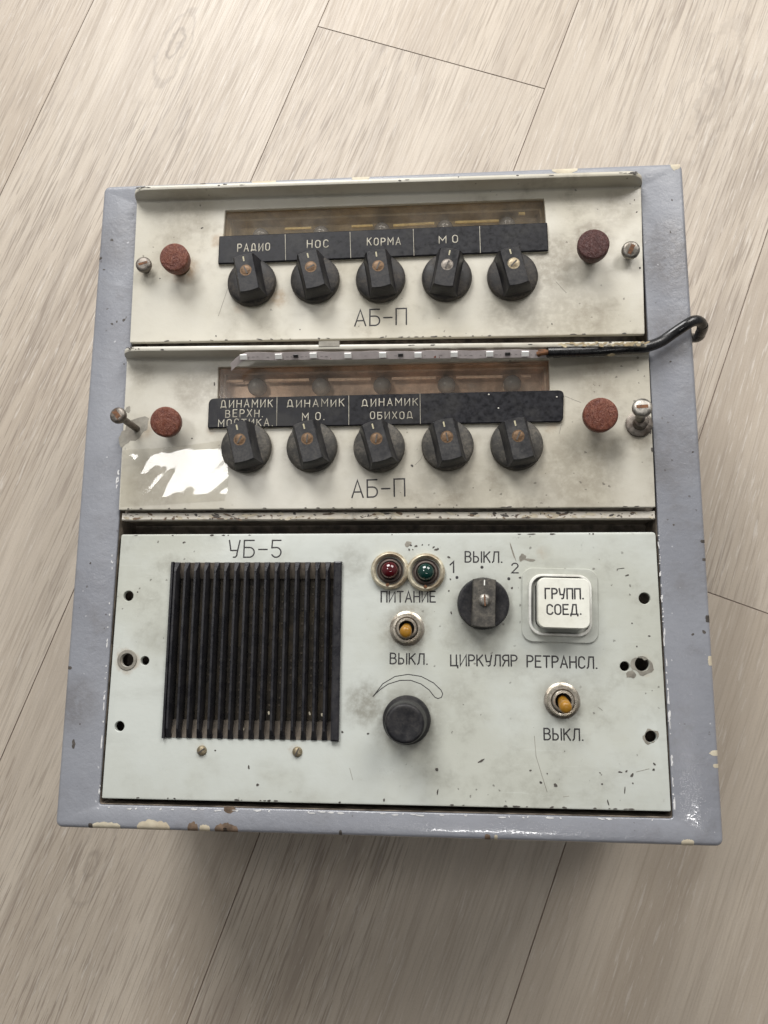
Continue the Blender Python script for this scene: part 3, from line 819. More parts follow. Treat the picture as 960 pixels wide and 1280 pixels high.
specks = [((14.31, -30.83), .6, .4, 0), ((16.77, -31.26), .7, .5, .4), ((19.80, -30.65), .35, .35, 0), ((22.83, -30.65), .3, .3, 0), ((25.09, -31.80), .6, .4, .5), ((26.22, -32.94), .8, .5, 0), ((27.16, -32.56), .4, .5, 0), ((13.56, -32.93), .5, .5, 0), ((15.26, -32.93), .3, .3, 0), ((32.23, -36.55), .7, .45, -.6), ((32.92, -46.90), .4, .4, 0), ((32.15, -52.32), .4, .4, 0),
    ((33.21, -62.52), .35, .7, .2), ((46.26, -128.44), 1.8, .42, .55), ((112.31, -133.20), .9, .6, .9), ((107.17, -131.96), .9, .35, 0), ((109.96, -131.56), .5, .4, .3), ((112.50, -136.58), .35, .35, 0), ((75.39, -133.33), .3, .3, 0), ((99.17, -137.22), .4, .4, 0), ((78.94, -138.19), .7, .9, .4), ((26.35, -132.66), .6, .8, .3), ((26.68, -142.29), .35, 1.2, -.1), ((108.92, -139.69), .25, 1.4, -.1), ((101.47, -144.91), .3, 1.2, .2), ((72.48, -137.14), .6, .5, 0), ((68.02, -132.12), .5, .4, 0), ((122.61, -72.45), .6, .3, -.2), ((116.90, -77.15), .35, .3, 0), ((115.23, -66.75), .35, .3, 0), ((-59.81, -133.44), .4, .9, .2), ((-55.42, -141.08), .7, .5, 0), ((-75.91, -126.32), .4, .4, 0), ((-16.79, -117.04), .5, .5, 0), ((114.04, -44.88), 1.0, .3, .2), ((111.28, -41.74), 1.6, .16, .1), ((61.41, -50.92), .5, .5, 0), ((65.19, -46.08), .5, .5, 0), ((-95.93, -29.32), .7, .4, .2), ((-4.99, -117.54), .5, .4, 0), ((98.48, -132.49), .3, .3, 0), ((122.19, -128.25), .4, .7, .6), ((121.73, -130.63), .5, .5, 0), ((2.61, -146.30), .4, .8, 0), ((-117.59, -53.42), .3, .3, 0)]
LIP2A, LIP2B = (-129.60, 64.15), (128.03, 60.92)
def LIP2(x): return LIP2A[1] + (LIP2B[1] - LIP2A[1]) * (x - LIP2A[0]) / (LIP2B[0] - LIP2A[0])
def wear_up(mb):
    panel_wear(mb, [],
    edge_specks((-127.48, 73.06), (125.52, 71.29), 26) + [((-94.18, 134.25), .7, .35, .4), ((121.79, 150.79), .5, .6, 0), ((-84.02, 75.00), .4, .3, 0), ((125.93, 104.90), .5, .5, 0), ((125.74, 134.60), .4, .3, 0), ((-114.89, 106.99), .3, .3, 0), ((124.87, 141.11), .3, .3, 0), ((82.83, 77.08), .35, .35, 0), ((-41.27, 77.33), .3, .3, 0)],
    [[(-77.19, 107.12), (-83.28, 85.66)], [(85.36, 99.05), (88.72, 94.76), (90.21, 93.04)]], ZS)
    lip_wear(mb, (-130.02, 151.05), (128.51, 148.54), 9.3, 22, 1)
def wear_mid(mb):
    panel_wear(mb, [((-122.43, 27.65), 6.6, 5.6, .4), ((-127.82, 22.39), 3.2, 4.0, .2), ((-127.17, 37.22), 1.5, 1.5, 0)],
    edge_specks((-127.84, -13.11), (126.30, -13.30), 24) + [((14.90, 7.13), .8, .5, -.4), ((-108.50, 13.20), .3, .3, 0), ((-93.63, 21.95), .4, .3, 0), ((126.92, 22.21), .4, 1.0, 0), ((127.25, 13.70), .5, .9, 0), ((-83.65, 49.76), .4, .9, .1)],
    [[(87.87, 40.52), (92.31, 38.45), (95.27, 37.21)], [(85.95, 26.69), (84.70, 22.00)], [(16.43, 7.51), (19.11, 10.23), (20.25, 13.37)]], ZS)
    lip_wear(mb, LIP2A, LIP2B, 9.6, 16, 2)
    r2 = random.Random(9)
    xa, xb = (84.92, 62.95)[0], (124.68, 63.20)[0]
    for i in range(22):
        x = xa + (xb - xa) * i / 21
        chip_patch(mb, (x, LIP2(x) + r2.uniform(0.6, 2.2)), r2.uniform(.8, 2.2), r2.uniform(.3, .8), r2.uniform(-.3, .3), ZS + 9.62 + .01 * i, n=12, seed=500 + i, mi=3)
def wear_low(mb):
    panel_wear(mb, [((12.98, -30.26), 1.5, 1.5, 0), ((66.49, -36.74), 1.5, 1.8, 0), ((62.10, -34.10), .4, 4, .3), ((69.79, -37.86), 2.5, .7, -.2), ((118.97, -86.02), 4.6, 4.2, 0, ((118.92, -84.96), 3.25)), ((113.88, -89.61), 2.0, 1.8, .3), ((121.04, -116.42), 3.3, 3.1, 0, ((121.27, -116.59), 2.65)), ((-109.92, -22.48), .1, .1, 0)],
    specks + edge_specks((-127.50, -148.04), (127.39, -147.44), 24, (0.25, 0.9)) + edge_specks((-126.23, -25.92), (126.47, -25.57), 14, (.25, .7)),
    [[(70.14, -117.24), (70.64, -125.88), (72.92, -133.72), (75.18, -141.16)], [(114.10, -131.81), (119.68, -130.33)], [(82.11, -143.02), (84.56, -142.63)], [(-13.20, -132.81), (-11.65, -138.00)], [(100.54, -105.59), (98.83, -104.22)]], ZU)

def bar_section(a, R1, z, n=6, rc=0.0):
    ym = math.sqrt(R1 * R1 - a * a)
    th = math.asin(min(1, a / R1))
    top = [(R1 * math.sin(th - 2 * th * i / n), R1 * math.cos(th - 2 * th * i / n)) for i in range(n + 1)]
    # flatten the very ends a little so the corners read
    top = [(x, 0.45 * y + 0.55 * ym) for x, y in top]
    return zl([(-x, -y) for x, y in top] + [(x, y) for x, y in top], z)
def knob_mesh():
    mb = MB()
    mb.lathe([(12.1, 0.6), (12.4, 0.9), (12.45, 1.8), (12.0, 3.6), (10.6, 4.6), (6, 5.0)], n=56, cap1=True, mi=1)
    # grip bar with sloping flanks; its ends follow the round skirt
    mb.loft([bar_section(a, R1, z) for a, R1, z in ((7.3, 12.2, 3.2), (6.5, 12.1, 5.5), (5.5, 11.3, 10.5), (5.05, 10.8, 12.4), (4.5, 10.2, 13.1))], cap0=False)
    return mb

def screw_mb(r, z0, dome=0.5, slot=0.0, n=28):
    mb = MB()
    mb.lathe([(r, z0), (r, z0 + 0.25), (r * .8, z0 + dome * .75), (r * .45, z0 + dome)], n=n)
    return mb

def slot_mb(r, z, rot, w=0.55):
    mb = MB()
    c, s = math.cos(rot), math.sin(rot)
    l = [(x * c - y * s, x * s + y * c) for x, y in ((-r * .9, -w / 2), (r * .9, -w / 2), (r * .9, w / 2), (-r * .9, w / 2))]
    mb.loft([zl(l, z - 0.3), zl(l, z)], cap0=False)
    return mb

def kids(o): return [c for c in bpy.data.objects if c.parent == o]
def dup(o, parent):
    c = o.copy(); COL.objects.link(c); c.parent = parent
    for k in kids(o): dup(k, c)
    return c

ZS = ZF + 2.5     # height of the channel panels' faces
knob_proto = None
def add_knob(root, org, xy, tilt, seed, mat_body, screw_rot, mark_len=2.6, screw_mat=None):
    """One switch knob with its brass screw and painted pointer mark."""
    global knob_proto
    loc = (xy[0] - org[0], xy[1] - org[1], ZS - org[2])
    if knob_proto is None:
        k = knob_mesh().build('selector_knob', [mat_body, M_skirt], root, loc=loc, angle=32)
        s = screw_mb(2.3, 12.9, 0.5).build('screw', M_brass_old, k, loc=(0, 1.2, 0))
        slot_mb(2.25, 13.47, 0.6, 0.7).build('screw_slot', M_darkchip, k, loc=(0, 1.2, 0))
        rc = MB(); rc.lathe([(2.95, 13.0), (2.9, 13.13), (2.2, 13.14)], n=28)
        rc.build('screw_recess', M_void, k, loc=(0, 1.2, 0))
        m = MB(); m.loft([rrect(0, 0, 0.75, mark_len, 0.25, 13.0), rrect(0, 0, 0.7, mark_len - .05, 0.25, 13.18)], cap0=False)
        m.build('pointer_mark', M_pointer, k, loc=(0, 7.4, 0))
        knob_proto = k
    else:
        k = dup(knob_proto, root)
        k.location = tuple(a * MM for a in loc)
    k.rotation_euler = (0, 0, R_(tilt))
    for c in kids(k):
        if c.name.startswith('screw_slot'): c.rotation_euler = (0, 0, R_(screw_rot))
        if c.name.startswith('screw') and not c.name.startswith('screw_slot') and screw_mat:
            c.material_slots[0].link = 'OBJECT'; c.material_slots[0].material = screw_mat
    k.material_slots[0].link = 'OBJECT'; k.material_slots[0].material = mat_body
    k.material_slots[1].link = 'OBJECT'; k.material_slots[1].material = M_skirt if mat_body == M_black else M_skirt_d
    return k

def thumb_knob(root, org, base, top, r, h, mat, side_mat=None, stalk=True):
    """Maroon thumb knob on a short stalk; top is where its cap's centre stands."""
    mb = MB()
    zc = h
    d = Vector((top[0] - base[0], top[1] - base[1]))
    b = Vector(base)
    ax = Vector((d.x, d.y, h))
    L = ax.length
    n = 44
    prof = [(r * 0.62, L - 7.2), (r * 0.93, L - 6.4), (r * 0.99, L - 4.5), (r, L - 1.0), (r * 0.95, L - 0.3), (r * 0.86, L)]
    mb.lathe(prof, (b.x, b.y, ZS), n=n, axis=ax, cap0=True)
    k = mb.build('thumb_knob', mat, root, origin=org, angle=50)
    mb = MB()
    mb.lathe([(r * 0.60, 0.0), (r * 0.58, 1.6), (r * 0.46, 2.0), (r * 0.44, L - 7.0)], (b.x, b.y, ZS), n=28, axis=ax, cap1=True)
    mb.build('stalk', M_brass_old, k, loc=tuple(-0.0 for _ in range(3)), origin=org)
    return k

def loose_screw(root, org, base, top, r, h, mat, slot_deg, shaft=3.0, washer=0.0, slot_w=1.3):
    d = Vector((top[0] - base[0], top[1] - base[1], h))
    L = d.length
    mb = MB()
    b = (base[0], base[1], ZS)
    mb.lathe([(shaft / 2, -1.0), (shaft / 2, L - 3.4), (r * .93, L - 3.2), (r, L - 2.4), (r, L - 1.0), (r * .9, L - 0.35), (r * .62, L)], b, n=32, axis=d, cap0=True)
    s = mb.build('fixing_screw', mat, root, origin=org, angle=45)
    M = Vector((0, 0, 1)).rotation_difference(d.normalized()).to_matrix()
    a = R_(slot_deg); c_, s_ = math.cos(a), math.sin(a)
    mb = MB()
    loops = []
    for u in range(9):
        x = -r * .93 + 1.86 * r * u / 8
        zt = L - 0.02 + 0.12 - (0.0 if abs(x) < r * .6 else (abs(x) - r * .6) / (r * .4) * 0.9)
        row = [(x, -slot_w / 2, zt - .35), (x, -slot_w / 2, zt), (x, slot_w / 2, zt), (x, slot_w / 2, zt - .35)]
        loops.append([Vector(b) + M @ Vector((p[0] * c_ - p[1] * s_, p[0] * s_ + p[1] * c_, p[2])) for p in row])
    mb.loft(loops)
    mb.build('slot', M_rust, s, origin=org)
    if washer:
        mb = MB()
        mb.lathe([(washer, 0.0), (washer, 1.1), (washer * .85, 1.6), (shaft / 2 + 1.1, 1.9), (shaft / 2 + 0.9, 6.5), (shaft / 2, 7)], b, n=32)
        mb.build('collar', M_dkmetal, s, origin=org)
    return s

def display(root, org, win, tray_mat, strip_mat, bulbs, bulb_r, strip_z, strips, bulb_z=-7.0):
    """Lamp trough behind a clear window."""
    mb = MB()
    Q = lambda d: rquad(inset(win, d), 0.45, 2)
    # bottom at -13 mm, sloping walls, one step
    mb.loft([zl(Q(-0.5), ZF - 0.2), zl(Q(0.6), ZF - 5.5), zl(Q(1.4), ZF - 6.0), zl(Q(2.2), ZF - 11.5)], cap0=False, cap1=True)
    mb.build('lamp_trough', tray_mat, root, origin=org, angle=25)
    for (a, b, wd) in strips:  # thin strips added to imitate bright reflected lines inside the trough
        mb = MB()
        mb.loft([[(a[0], a[1] - wd / 2, ZF + strip_z), (a[0], a[1] + wd / 2, ZF + strip_z + .2), (a[0], a[1] + wd / 2, ZF + strip_z + 1.0), (a[0], a[1] - wd / 2, ZF + strip_z + .8)],
                 [(b[0], b[1] - wd / 2, ZF + strip_z), (b[0], b[1] + wd / 2, ZF + strip_z + .2), (b[0], b[1] + wd / 2, ZF + strip_z + 1.0), (b[0], b[1] - wd / 2, ZF + strip_z + .8)]])
        mb.build('glint_strip', strip_mat, root, origin=org)
    for p in bulbs:
        mb = MB()
        mb.lathe([(bulb_r, -5), (bulb_r, -1.0)] + [(bulb_r * math.cos(R_(a)), -1 + bulb_r * math.sin(R_(a))) for a in (15, 30, 45, 60, 75, 86)], (p[0], p[1], ZF + bulb_z), n=30, axis=(0, -0.25, 1))
        mb.build('indicator_bulb', M_bulb, root, origin=org)
    mb = MB()
    pn = Q(0.15)
    mb.loft([zl(pn, ZF - 1.2), zl(pn, ZF + 0.9)], cap0=False)
    mb.build('window', M_pane, root, origin=org)

# ---- upper panel
o1 = (0.0, 100.0, ZF)
up = empty('channel_panel', o1, "top cream panel with a dark lamp window and a rightmost name field left unlettered", "control panel", "cream panels with five selector knobs")
out1 = [(-128.71, 72.66), (126.63, 70.86), (128.51, 148.54), (-130.02, 151.05)]
win1 = [(-82.87, 127.14), (81.48, 128.55), (80.69, 143.78), (-82.35, 143.68)]
faceplate('faceplate', up, o1, rquad(out1, 0.6, 3), [rquad(win1, 0.5, 2)], ZF + 0.3, ZS, M_ab1, flange=((-130.02, 151.05), (128.51, 148.54), 9.3, 2.6, 8.0), wear=wear_up)
display(up, o1, win1, M_tray_d, M_brass_glint, [(-65.72, 133.96), (-33.47, 134.14), (-1.63, 134.77), (31.05, 134.89), (62.91, 135.47)], 4.4, -7,
        [((-52.61, 137.34), (-38.54, 137.28), 0.9), ((-17.37, 137.40), (-6.44, 137.44), 0.9), ((4.46, 137.03), (25.67, 137.59), 1.0), ((36.42, 137.63), (58.60, 137.69), 1.1), ((68.88, 141.32), (72.14, 141.19), 1.4)])
def nameplate(root, org, quad, r, words, dividers, specks=()):
    mb = MB()
    q = rquad(quad, r)
    qc = inset(q, -0.28)
    mb.loft([zl(qc, ZS + 0.15), zl(qc, ZS + 0.76)], cap0=True, cap1=True)
    p = mb.build('nameplate', M_plate_ink, root, origin=org)          # pale core of the two-layer plate shows at its edge
    mb = MB()
    mb.loft([zl(inset(q, -0.02), ZS + 0.78), zl(inset(q, -0.02), ZS + 1.6), zl(inset(q, 0.4), ZS + 1.9)], cap0=False)
    mb.build('plate_face', M_plate, p, origin=org)
    for w_ in words: lettering([w_], M_plate_ink, p, org, 0.135, ZS + 1.9, jitter=0.045, gap=0.42)
    for a, b in dividers:
        mb = MB(); stroke(mb, [a, b], 0.14, ZS + 1.9)
        mb.build('engraved_line', M_plate_ink, p, origin=org)
    for s in specks:
        mb = MB(); chip_patch(mb, s, 0.35, 0.35, 0, ZS + 1.97, n=9, seed=3)
        mb.build('paint_speck', M_white_ink, p, origin=org)
    return p
nameplate(up, o1, [(-84.19, 113.15), (81.86, 114.65), (81.66, 129.60), (-84.26, 128.35)], 0.5,
    [('РАдИО', (-74.27, 119.39), (-57.79, 119.48), 4.05),
     ('НОС', (-38.41, 120.12), (-27.78, 120.18), 3.93),
     ('КОРМА', (-7.89, 120.44), (8.84, 120.28), 3.91),
     ('М', (28.24, 120.46), (31.62, 120.47), 3.75),
     ('О', (35.00, 120.43), (37.39, 120.48), 3.75)],
    [((-49.94, 127.98), (-49.30, 113.96)), ((-16.73, 128.08), (-16.09, 113.93)), ((15.24, 128.42), (15.67, 114.14)), ((48.37, 128.70), (48.60, 114.52))])
tl1 = [12.5, 14.5, 9, -10.5, 13.5]; sr1 = [70, -20, 25, 40, 0]
for i in range(5):
    add_knob(up, o1, K1[i], tl1[i], i, M_black, sr1[i], screw_mat=(M_dkmetal if i == 3 else M_oldbrass_pale if i == 4 else M_brass_old))
lettering([('АБ-П', (-13.74, 78.53), (11.92, 78.70), 8.43)], M_black_ink, up, o1, 0.09, ZS + 0.02)
thumb_knob(up, o1, (-103.83, 112.80), (-103.35, 111.73), 7.3, 13.0, M_maroon)
thumb_knob(up, o1, (102.62, 112.41), (101.57, 111.46), 7.5, 13.0, M_maroon_d)
loose_screw(up, o1, (-122.19, 112.08), (-121.73, 112.22), 4.0, 6.5, M_dkmetal, 18, 4.0)
loose_screw(up, o1, (120.91, 112.42), (120.54, 111.45), 4.3, 6.5, M_steel, 66, 4.2, slot_w=1.9)

# ---- middle panel
o2 = (0.0, 40.0, ZF)
mid = empty('channel_panel', o2, "middle cream panel with loosened bolts, three lettered name fields and clear film", "control panel", "cream panels with five selector knobs")
out2 = [(-128.61, -13.70), (127.55, -13.68), (128.12, 62.93), (-129.60, 64.15)]
win2 = [(-81.79, 40.20), (80.89, 40.64), (80.81, 58.94), (-82.02, 58.49)]
faceplate('faceplate', mid, o2, rquad(out2, 0.6, 3), [rquad(win2, 0.5, 2)], ZF + 0.3, ZS, M_ab2, flange=((-129.60, 64.15), (128.03, 60.92), 9.6, 2.6, 8.0), wear=wear_mid)
display(mid, o2, win2, M_tray, M_copper_glint, [(-64.64, 50.80), (-31.82, 50.40), (-0.65, 50.22), (31.49, 50.03), (63.97, 50.03)], 4.5, -8,
        [((-80.64, 54.54), (-71.86, 54.58), 1.2), ((-60.21, 54.57), (-37.88, 54.57), 1.2), ((-28.01, 54.38), (-6.39, 54.38), 1.2), ((4.15, 54.39), (26.30, 54.38), 1.3), ((36.29, 54.39), (59.33, 54.36), 1.2), ((68.40, 54.18), (73.12, 54.29), 1.2)], bulb_z=-6)
nameplate(mid, o2, [(-85.40, 26.59), (86.37, 27.31), (87.28, 42.88), (-85.53, 41.71)], [0.8, 2.2, 2.8, 3.0],
    [('дИНАМИК', (-79.26, 36.89), (-53.47, 36.87), 3.68),
     ('ВЕРХН.', (-76.63, 31.95), (-58.03, 31.95), 3.59),
     ('МОСТИКА.', (-80.02, 27.33), (-52.95, 27.34), 3.45),
     ('дИНАМИК', (-46.11, 36.55), (-18.15, 36.58), 3.53),
     ('М.О.', (-38.41, 29.75), (-27.61, 29.79), 3.55),
     ('дИНАМИК', (-9.35, 36.43), (17.60, 36.39), 3.54),
     ('ОБИХОд', (-5.18, 29.94), (15.11, 29.95), 3.44)],
    [((-51.33, 41.93), (-51.05, 27.32)), ((-15.89, 41.92), (-15.64, 27.21)), ((18.75, 42.31), (18.96, 27.31))],
    [(51.73, 41.33), (56.18, 34.48), (83.81, 39.56)])
tl2 = [14.5, 15.5, 16, 12.5, 12]; sr2 = [15, 35, 30, 55, 20]
for i in range(5):
    add_knob(mid, o2, K2[i], tl2[i], i + 5, M_black_d, sr2[i])
lettering([('АБ-П', (-13.74, -8.27), (11.52, -7.65), 8.38)], M_black_ink, mid, o2, 0.09, ZS + 0.02)
thumb_knob(mid, o2, (-104.55, 29.04), (-102.70, 26.84), 7.3, 13.0, M_maroon)
thumb_knob(mid, o2, (102.45, 28.81), (101.77, 27.23), 7.9, 13.0, M_maroon)
loose_screw(mid, o2, (-122.00, 27.23), (-124.04, 28.84), 3.9, 19.5, M_dkmetal, -50, 3.3, slot_w=2.2)
loose_screw(mid, o2, (121.77, 25.98), (118.84, 28.70), 4.4, 19.5, M_steel, 0, 4.6, washer=6.2, slot_w=1.6)
mb = MB()
pa = (-29.94, 65.45); pb = (-19.79, 65.42)
mb.box(pa[0], pb[0], pa[1] - 1.3, pa[1] + 1.5, ZS + 9.6, ZS + 9.85, .08)
mb.build('grey_tape_patch', M_barepatch, mid, origin=o2)

# ------------------------------------------------------------------ loudspeaker panel
o3 = (0.0, -80.0, ZF)
ZU = ZF - 0.5
ub = empty('loudspeaker_panel', o3, "lowest greenish-white panel with black speaker grille, signal lamps, two toggles and a square push button", "control panel")
out3 = [(-128.60, -148.77), (128.38, -148.08), (127.77, -24.82), (-127.68, -25.32)]
holes3 = [((-122.04, -55.36), 2.45), ((-120.60, -85.71), 3.1), ((-111.96, -85.99), 2.1), ((-122.30, -116.36), 2.35), ((121.35, -55.48), 2.6), ((118.92, -84.96), 3.2), ((111.20, -86.10), 2.15), ((121.27, -116.59), 2.6)]
faceplate('faceplate', ub, o3, rquad(out3, [0.8, 0.8, 1.6, 1.0], 3), [circ(p, r) for p, r in holes3] + [inset([(-100.75, -121.12), (-18.21, -121.02), (-18.26, -38.73), (-100.86, -38.95)], 0.9)], ZU - 2.2, ZU, M_ub, bev=0.45, wear=wear_low)
mb = MB(); mb.lathe([(3.2, ZU + .0), (4.9, ZU + .0), (4.6, ZU + .45), (3.3, ZU + .5), (3.1, ZU - 1.0)], (*holes3[1][0], 0), n=32, cap1=False)
mb.build('hole_bushing', M_barepatch, ub, origin=o3)

def grille():
    TL, TR, BR, BL = [Vector(p) for p in ((-100.86, -38.95), (-18.26, -38.73), (-18.21, -121.02), (-100.75, -121.12))]
    f = lambda u, v: (TL * (1 - u) + TR * u) * (1 - v) + (BL * (1 - u) + BR * u) * v     # u across, v down
    z0 = ZU + 0.05
    W = (TR - TL).length; H = (BL - TL).length
    mb = MB()
    # surrounding frame walls
    rim = 0.012
    def slab(u0, u1, v0, v1, za, zb, bv=0.006):
        lo = [f(u0, v1), f(u1, v1), f(u1, v0), f(u0, v0)]
        hi = [f(u0 + bv, v1 - bv), f(u1 - bv, v1 - bv), f(u1 - bv, v0 + bv), f(u0 + bv, v0 + bv)]
        mb.loft([[(*p, za) for p in lo], [(*p, zb - .3) for p in lo], [(*p, zb) for p in hi]], cap0=False)
    slab(0.955, 1.0, 0.0, 1.0, z0 - 8, z0 + 2.2, 0.008)
    slab(-0.004, 0.012, 0.0, 1.0, z0 - 8, z0 + 2.0, 0.003)
    # fins: knife-backed ribs whose ends slope down to the outer edge
    n = 16
    for i in range(n):
        uc = 0.030 + 0.0592 * i
        wb, wt = 0.0120, 0.0056
        rows = []
        for v, zt, ww in ((0.002, z0 + 0.4, 2.3), (0.055, z0 + 3.4, 1.0), (0.5, z0 + 3.6, 1.0), (0.945, z0 + 3.4, 1.0), (0.998, z0 + 0.6, 2.2)):
            wtt = wt * (1.0 if ww == 1 else 2.6)
            rows.append([(*f(uc - wb, v), z0 - 8), (*f(uc - wtt - 0.004, v), zt - 0.9), (*f(uc - wtt, v), zt), (*f(uc + wtt, v), zt), (*f(uc + wtt + 0.004, v), zt - 0.9), (*f(uc + wb, v), z0 - 8)])
        mb.loft(rows)
    g = mb.build('speaker_grille', M_fin, ub, origin=o3, angle=20)
    # dusty ledges at both ends of the slots
    for v0, v1, za, zb in ((0.003, 0.095, z0 + 0.2, z0 - 2.6), (0.997, 0.90, z0 + 0.2, z0 - 2.2)):
        mb = MB()
        a, b = f(0.012, v0), f(0.955, v0); c, d = f(0.955, v1), f(0.012, v1)
        mb.loft([[(*a, za), (*d, zb), (*d, z0 - 8), (*a, z0 - 8)], [(*b, za), (*c, zb), (*c, z0 - 8), (*b, z0 - 8)]])
        mb.build('slot_ledge', M_dust, g, origin=o3)
    # perforated backing with a grid of pale dots
    mb = MB()
    loop = [tuple(f(u, v)) for u, v in ((0.01, 0.97), (0.96, 0.97), (0.96, 0.03), (0.01, 0.03))]
    mb.poly_plate(loop, [], z0 - 3.6)
    mb.build('speaker_cloth', M_cloth, g, origin=o3)
    mb = MB()
    r2 = random.Random(2)
    for iy in range(21):
        for ix in range(33):
            if r2.random() < 0.35: continue
            p = f(0.03 + 0.0295 * ix, 0.06 + 0.042 * iy)
            s = r2.uniform(0.28, 0.5)
            mb.box(p.x - s, p.x + s, p.y - s, p.y + s, z0 - 3.7, z0 - 3.3, 0.05)
    mb.build('weave_knot', M_dust, g, origin=o3)
    # bits of fluff caught in the slots
    for u, v in ((0.597, 0.855), (0.455, 0.945), (0.83, 0.855), (0.9, .86)):
        mb = MB(); p = f(u, v); chip_patch(mb, (p.x, p.y), .45, .9, .2, z0 - 0.6, n=8, seed=int(u * 100))
        mb.build('lint', M_primer, g, origin=o3)
M_dust = plain('dust_brown_plastic', (0.13, 0.108, 0.085), 0.75, var=0.35, dirt=(0.035, 0.028, 0.022), dirt_amt=0.6, scale=260, bump=0.3)
grille()
for p, a in (((-82.17, -126.52), 35), ((-37.41, -126.21), 65)):
    mb = screw_mb(2.35, 0.0, 1.5)
    s = mb.build('grille_screw', M_oldbrass_pale, ub, loc=(p[0] - o3[0], p[1] - o3[1], ZU - o3[2]))
    slot_mb(2.1, 1.57, R_(a), 0.6).build('slot', M_darkchip, s)

def signal_lamp(c, lens_c, lens_mat, rot):
    mb = MB()
    mb.lathe([(8.4, 0), (8.5, 1.4), (8.1, 2.4), (7.3, 2.8), (6.7, 2.4), (6.2, 0.6)], (0, 0, 0), n=48, cap1=False)
    for q_ in range(len(mb.v)): mb.v[q_] = (mb.v[q_][0] * 1.06, mb.v[q_][1] * 1.06, mb.v[q_][2])
    s = mb.build('signal_lamp', M_cream_ring, ub, loc=(c[0] - o3[0], c[1] - o3[1], ZU - o3[2]), angle=50)
    mb = MB()
    mb.lathe([(6.2, 0.6), (5.6, 0.4), (5.3, 1.6), (4.6, 1.8), (4.4, 0.8), (4.0, 0.5)], (0, 0, 0), n=40, cap1=True)
    mb.build('lamp_socket', M_sock, s, angle=40)
    mb = MB()
    mb.lathe([(3.95, 0.5), (3.95, 3.4)] + [(3.95 * math.cos(R_(a)), 3.4 + 2.9 * math.sin(R_(a))) for a in (15, 30, 45, 60, 75, 87)], (lens_c[0] - c[0], lens_c[1] - c[1], 0) if False else (0, 0, 0), n=36)
    mb.build('lens', lens_mat, s, angle=60)
    mb = MB()
    a = R_(rot)
    mb.lathe([(0.9, 2.2), (0.8, 2.9)], (6.9 * math.cos(a), 6.9 * math.sin(a), 0), n=12)
    mb.build('notch', M_rust, s)
    return s
M_sock = plain('dirty_lamp_socket', (0.085, 0.065, 0.055), 0.5, metal=0.4, var=0.4, dirt=(0.03, 0.022, 0.02), dirt_amt=0.6, scale=400, bump=0.3)
signal_lamp((4.55, -42.95), (3.91, -42.49), M_red, 262)["label"] = "dark red signal lamp in a worn cream ring"
signal_lamp((21.47, -43.76), (20.81, -43.10), M_green, 268)["label"] = "dark green signal lamp in a worn cream ring"

def toggle(c, tip, lean):
    mb = MB()
    mb.lathe([(8.0, 0), (8.0, 0.5), (7.2, 0.9), (6.9, 1.0), (6.8, 2.6), (6.3, 3.2), (5.4, 3.3), (4.9, 2.6)], n=44, cap1=False)
    mb.lathe([(4.75, 0.3), (4.75, 4.2), (4.3, 4.6), (3.6, 4.5), (3.5, 1.0)], n=40, cap1=False)
    s = mb.build('toggle_switch', M_nut, ub, loc=(c[0] - o3[0], c[1] - o3[1], ZU - o3[2]), angle=40)
    mb = MB(); mb.lathe([(3.6, 0.8), (0.5, 0.8)], n=24)
    mb.build('switch_bore', M_void, s)
    mb = MB()
    d = Vector((tip[0] - c[0], tip[1] - c[1], 12.5))
    L = d.length
    prof = [(2.1, 0.5), (2.2, 3), (2.6, L - 6), (2.7, L - 3.2), (2.75, L - 1.6), (2.35, L - 0.5), (1.5, L), (0.4, L + .1)]
    mb.lathe(prof, (0, 0.6, 0), n=28, axis=d)
    mb.build('lever', M_yellow, s, angle=60)
    return s
M_nut = plain('nickel_nut', (0.44, 0.40, 0.34), 0.30, metal=0.75, var=0.2, dirt=(0.22, 0.16, 0.10), dirt_amt=0.6, scale=380)
toggle((12.68, -69.88), (12.62, -72.60), 0)
toggle((82.77, -101.55), (82.81, -104.69), 0)

def rotary(c):
    mb = MB()
    mb.lathe([(11.6, 0.4), (11.9, 0.8), (11.9, 5.0), (11.5, 5.8), (10.8, 6.0), (9, 5.9)], n=56)
    mb.loft([bar_section(5.3, 11.8, 4.0), bar_section(5.2, 11.7, 11.0), bar_section(4.9, 11.3, 11.6)], cap0=False, mi=1)
    k = mb.build('rotary_knob', [M_black, M_skirt_d], ub, loc=(c[0] - o3[0], c[1] - o3[1], ZU - o3[2]), angle=35)
    k.rotation_euler = (0, 0, R_(-2))
    mb = screw_mb(3.0, 11.4, 1.3); mb.build('screw', M_steel, k, loc=(0.3, 1.0, 0))
    slot_mb(2.8, 12.76, R_(95), 0.6).build('screw_slot', M_rust, k, loc=(0.3, 1.0, 0))
    mb = MB(); mb.loft([rrect(0, 0, 0.6, 2.6, 0.2, 11.5), rrect(0, 0, 0.5, 2.5, 0.2, 11.72)], cap0=False)
    mb.build('pointer_mark', M_bezel, k, loc=(0, 9.0, 0))
    return k
rotary((47.88, -58.38))

def volume_knob(c):
    mb = MB()
    mb.lathe([(10.7, 0.4), (10.9, 0.8), (10.9, 3.4), (10.4, 4.4), (9.6, 5.0), (9.1, 8.0), (8.7, 18.2), (8.3, 19.2), (7.6, 19.7), (6.6, 19.6), (4.5, 19.25), (0.4, 19.0)], n=60)
    k = mb.build('volume_knob', M_black, ub, loc=(c[0] - o3[0], c[1] - o3[1], ZU - o3[2]), angle=50)
    return k
volume_knob((12.79, -110.98))

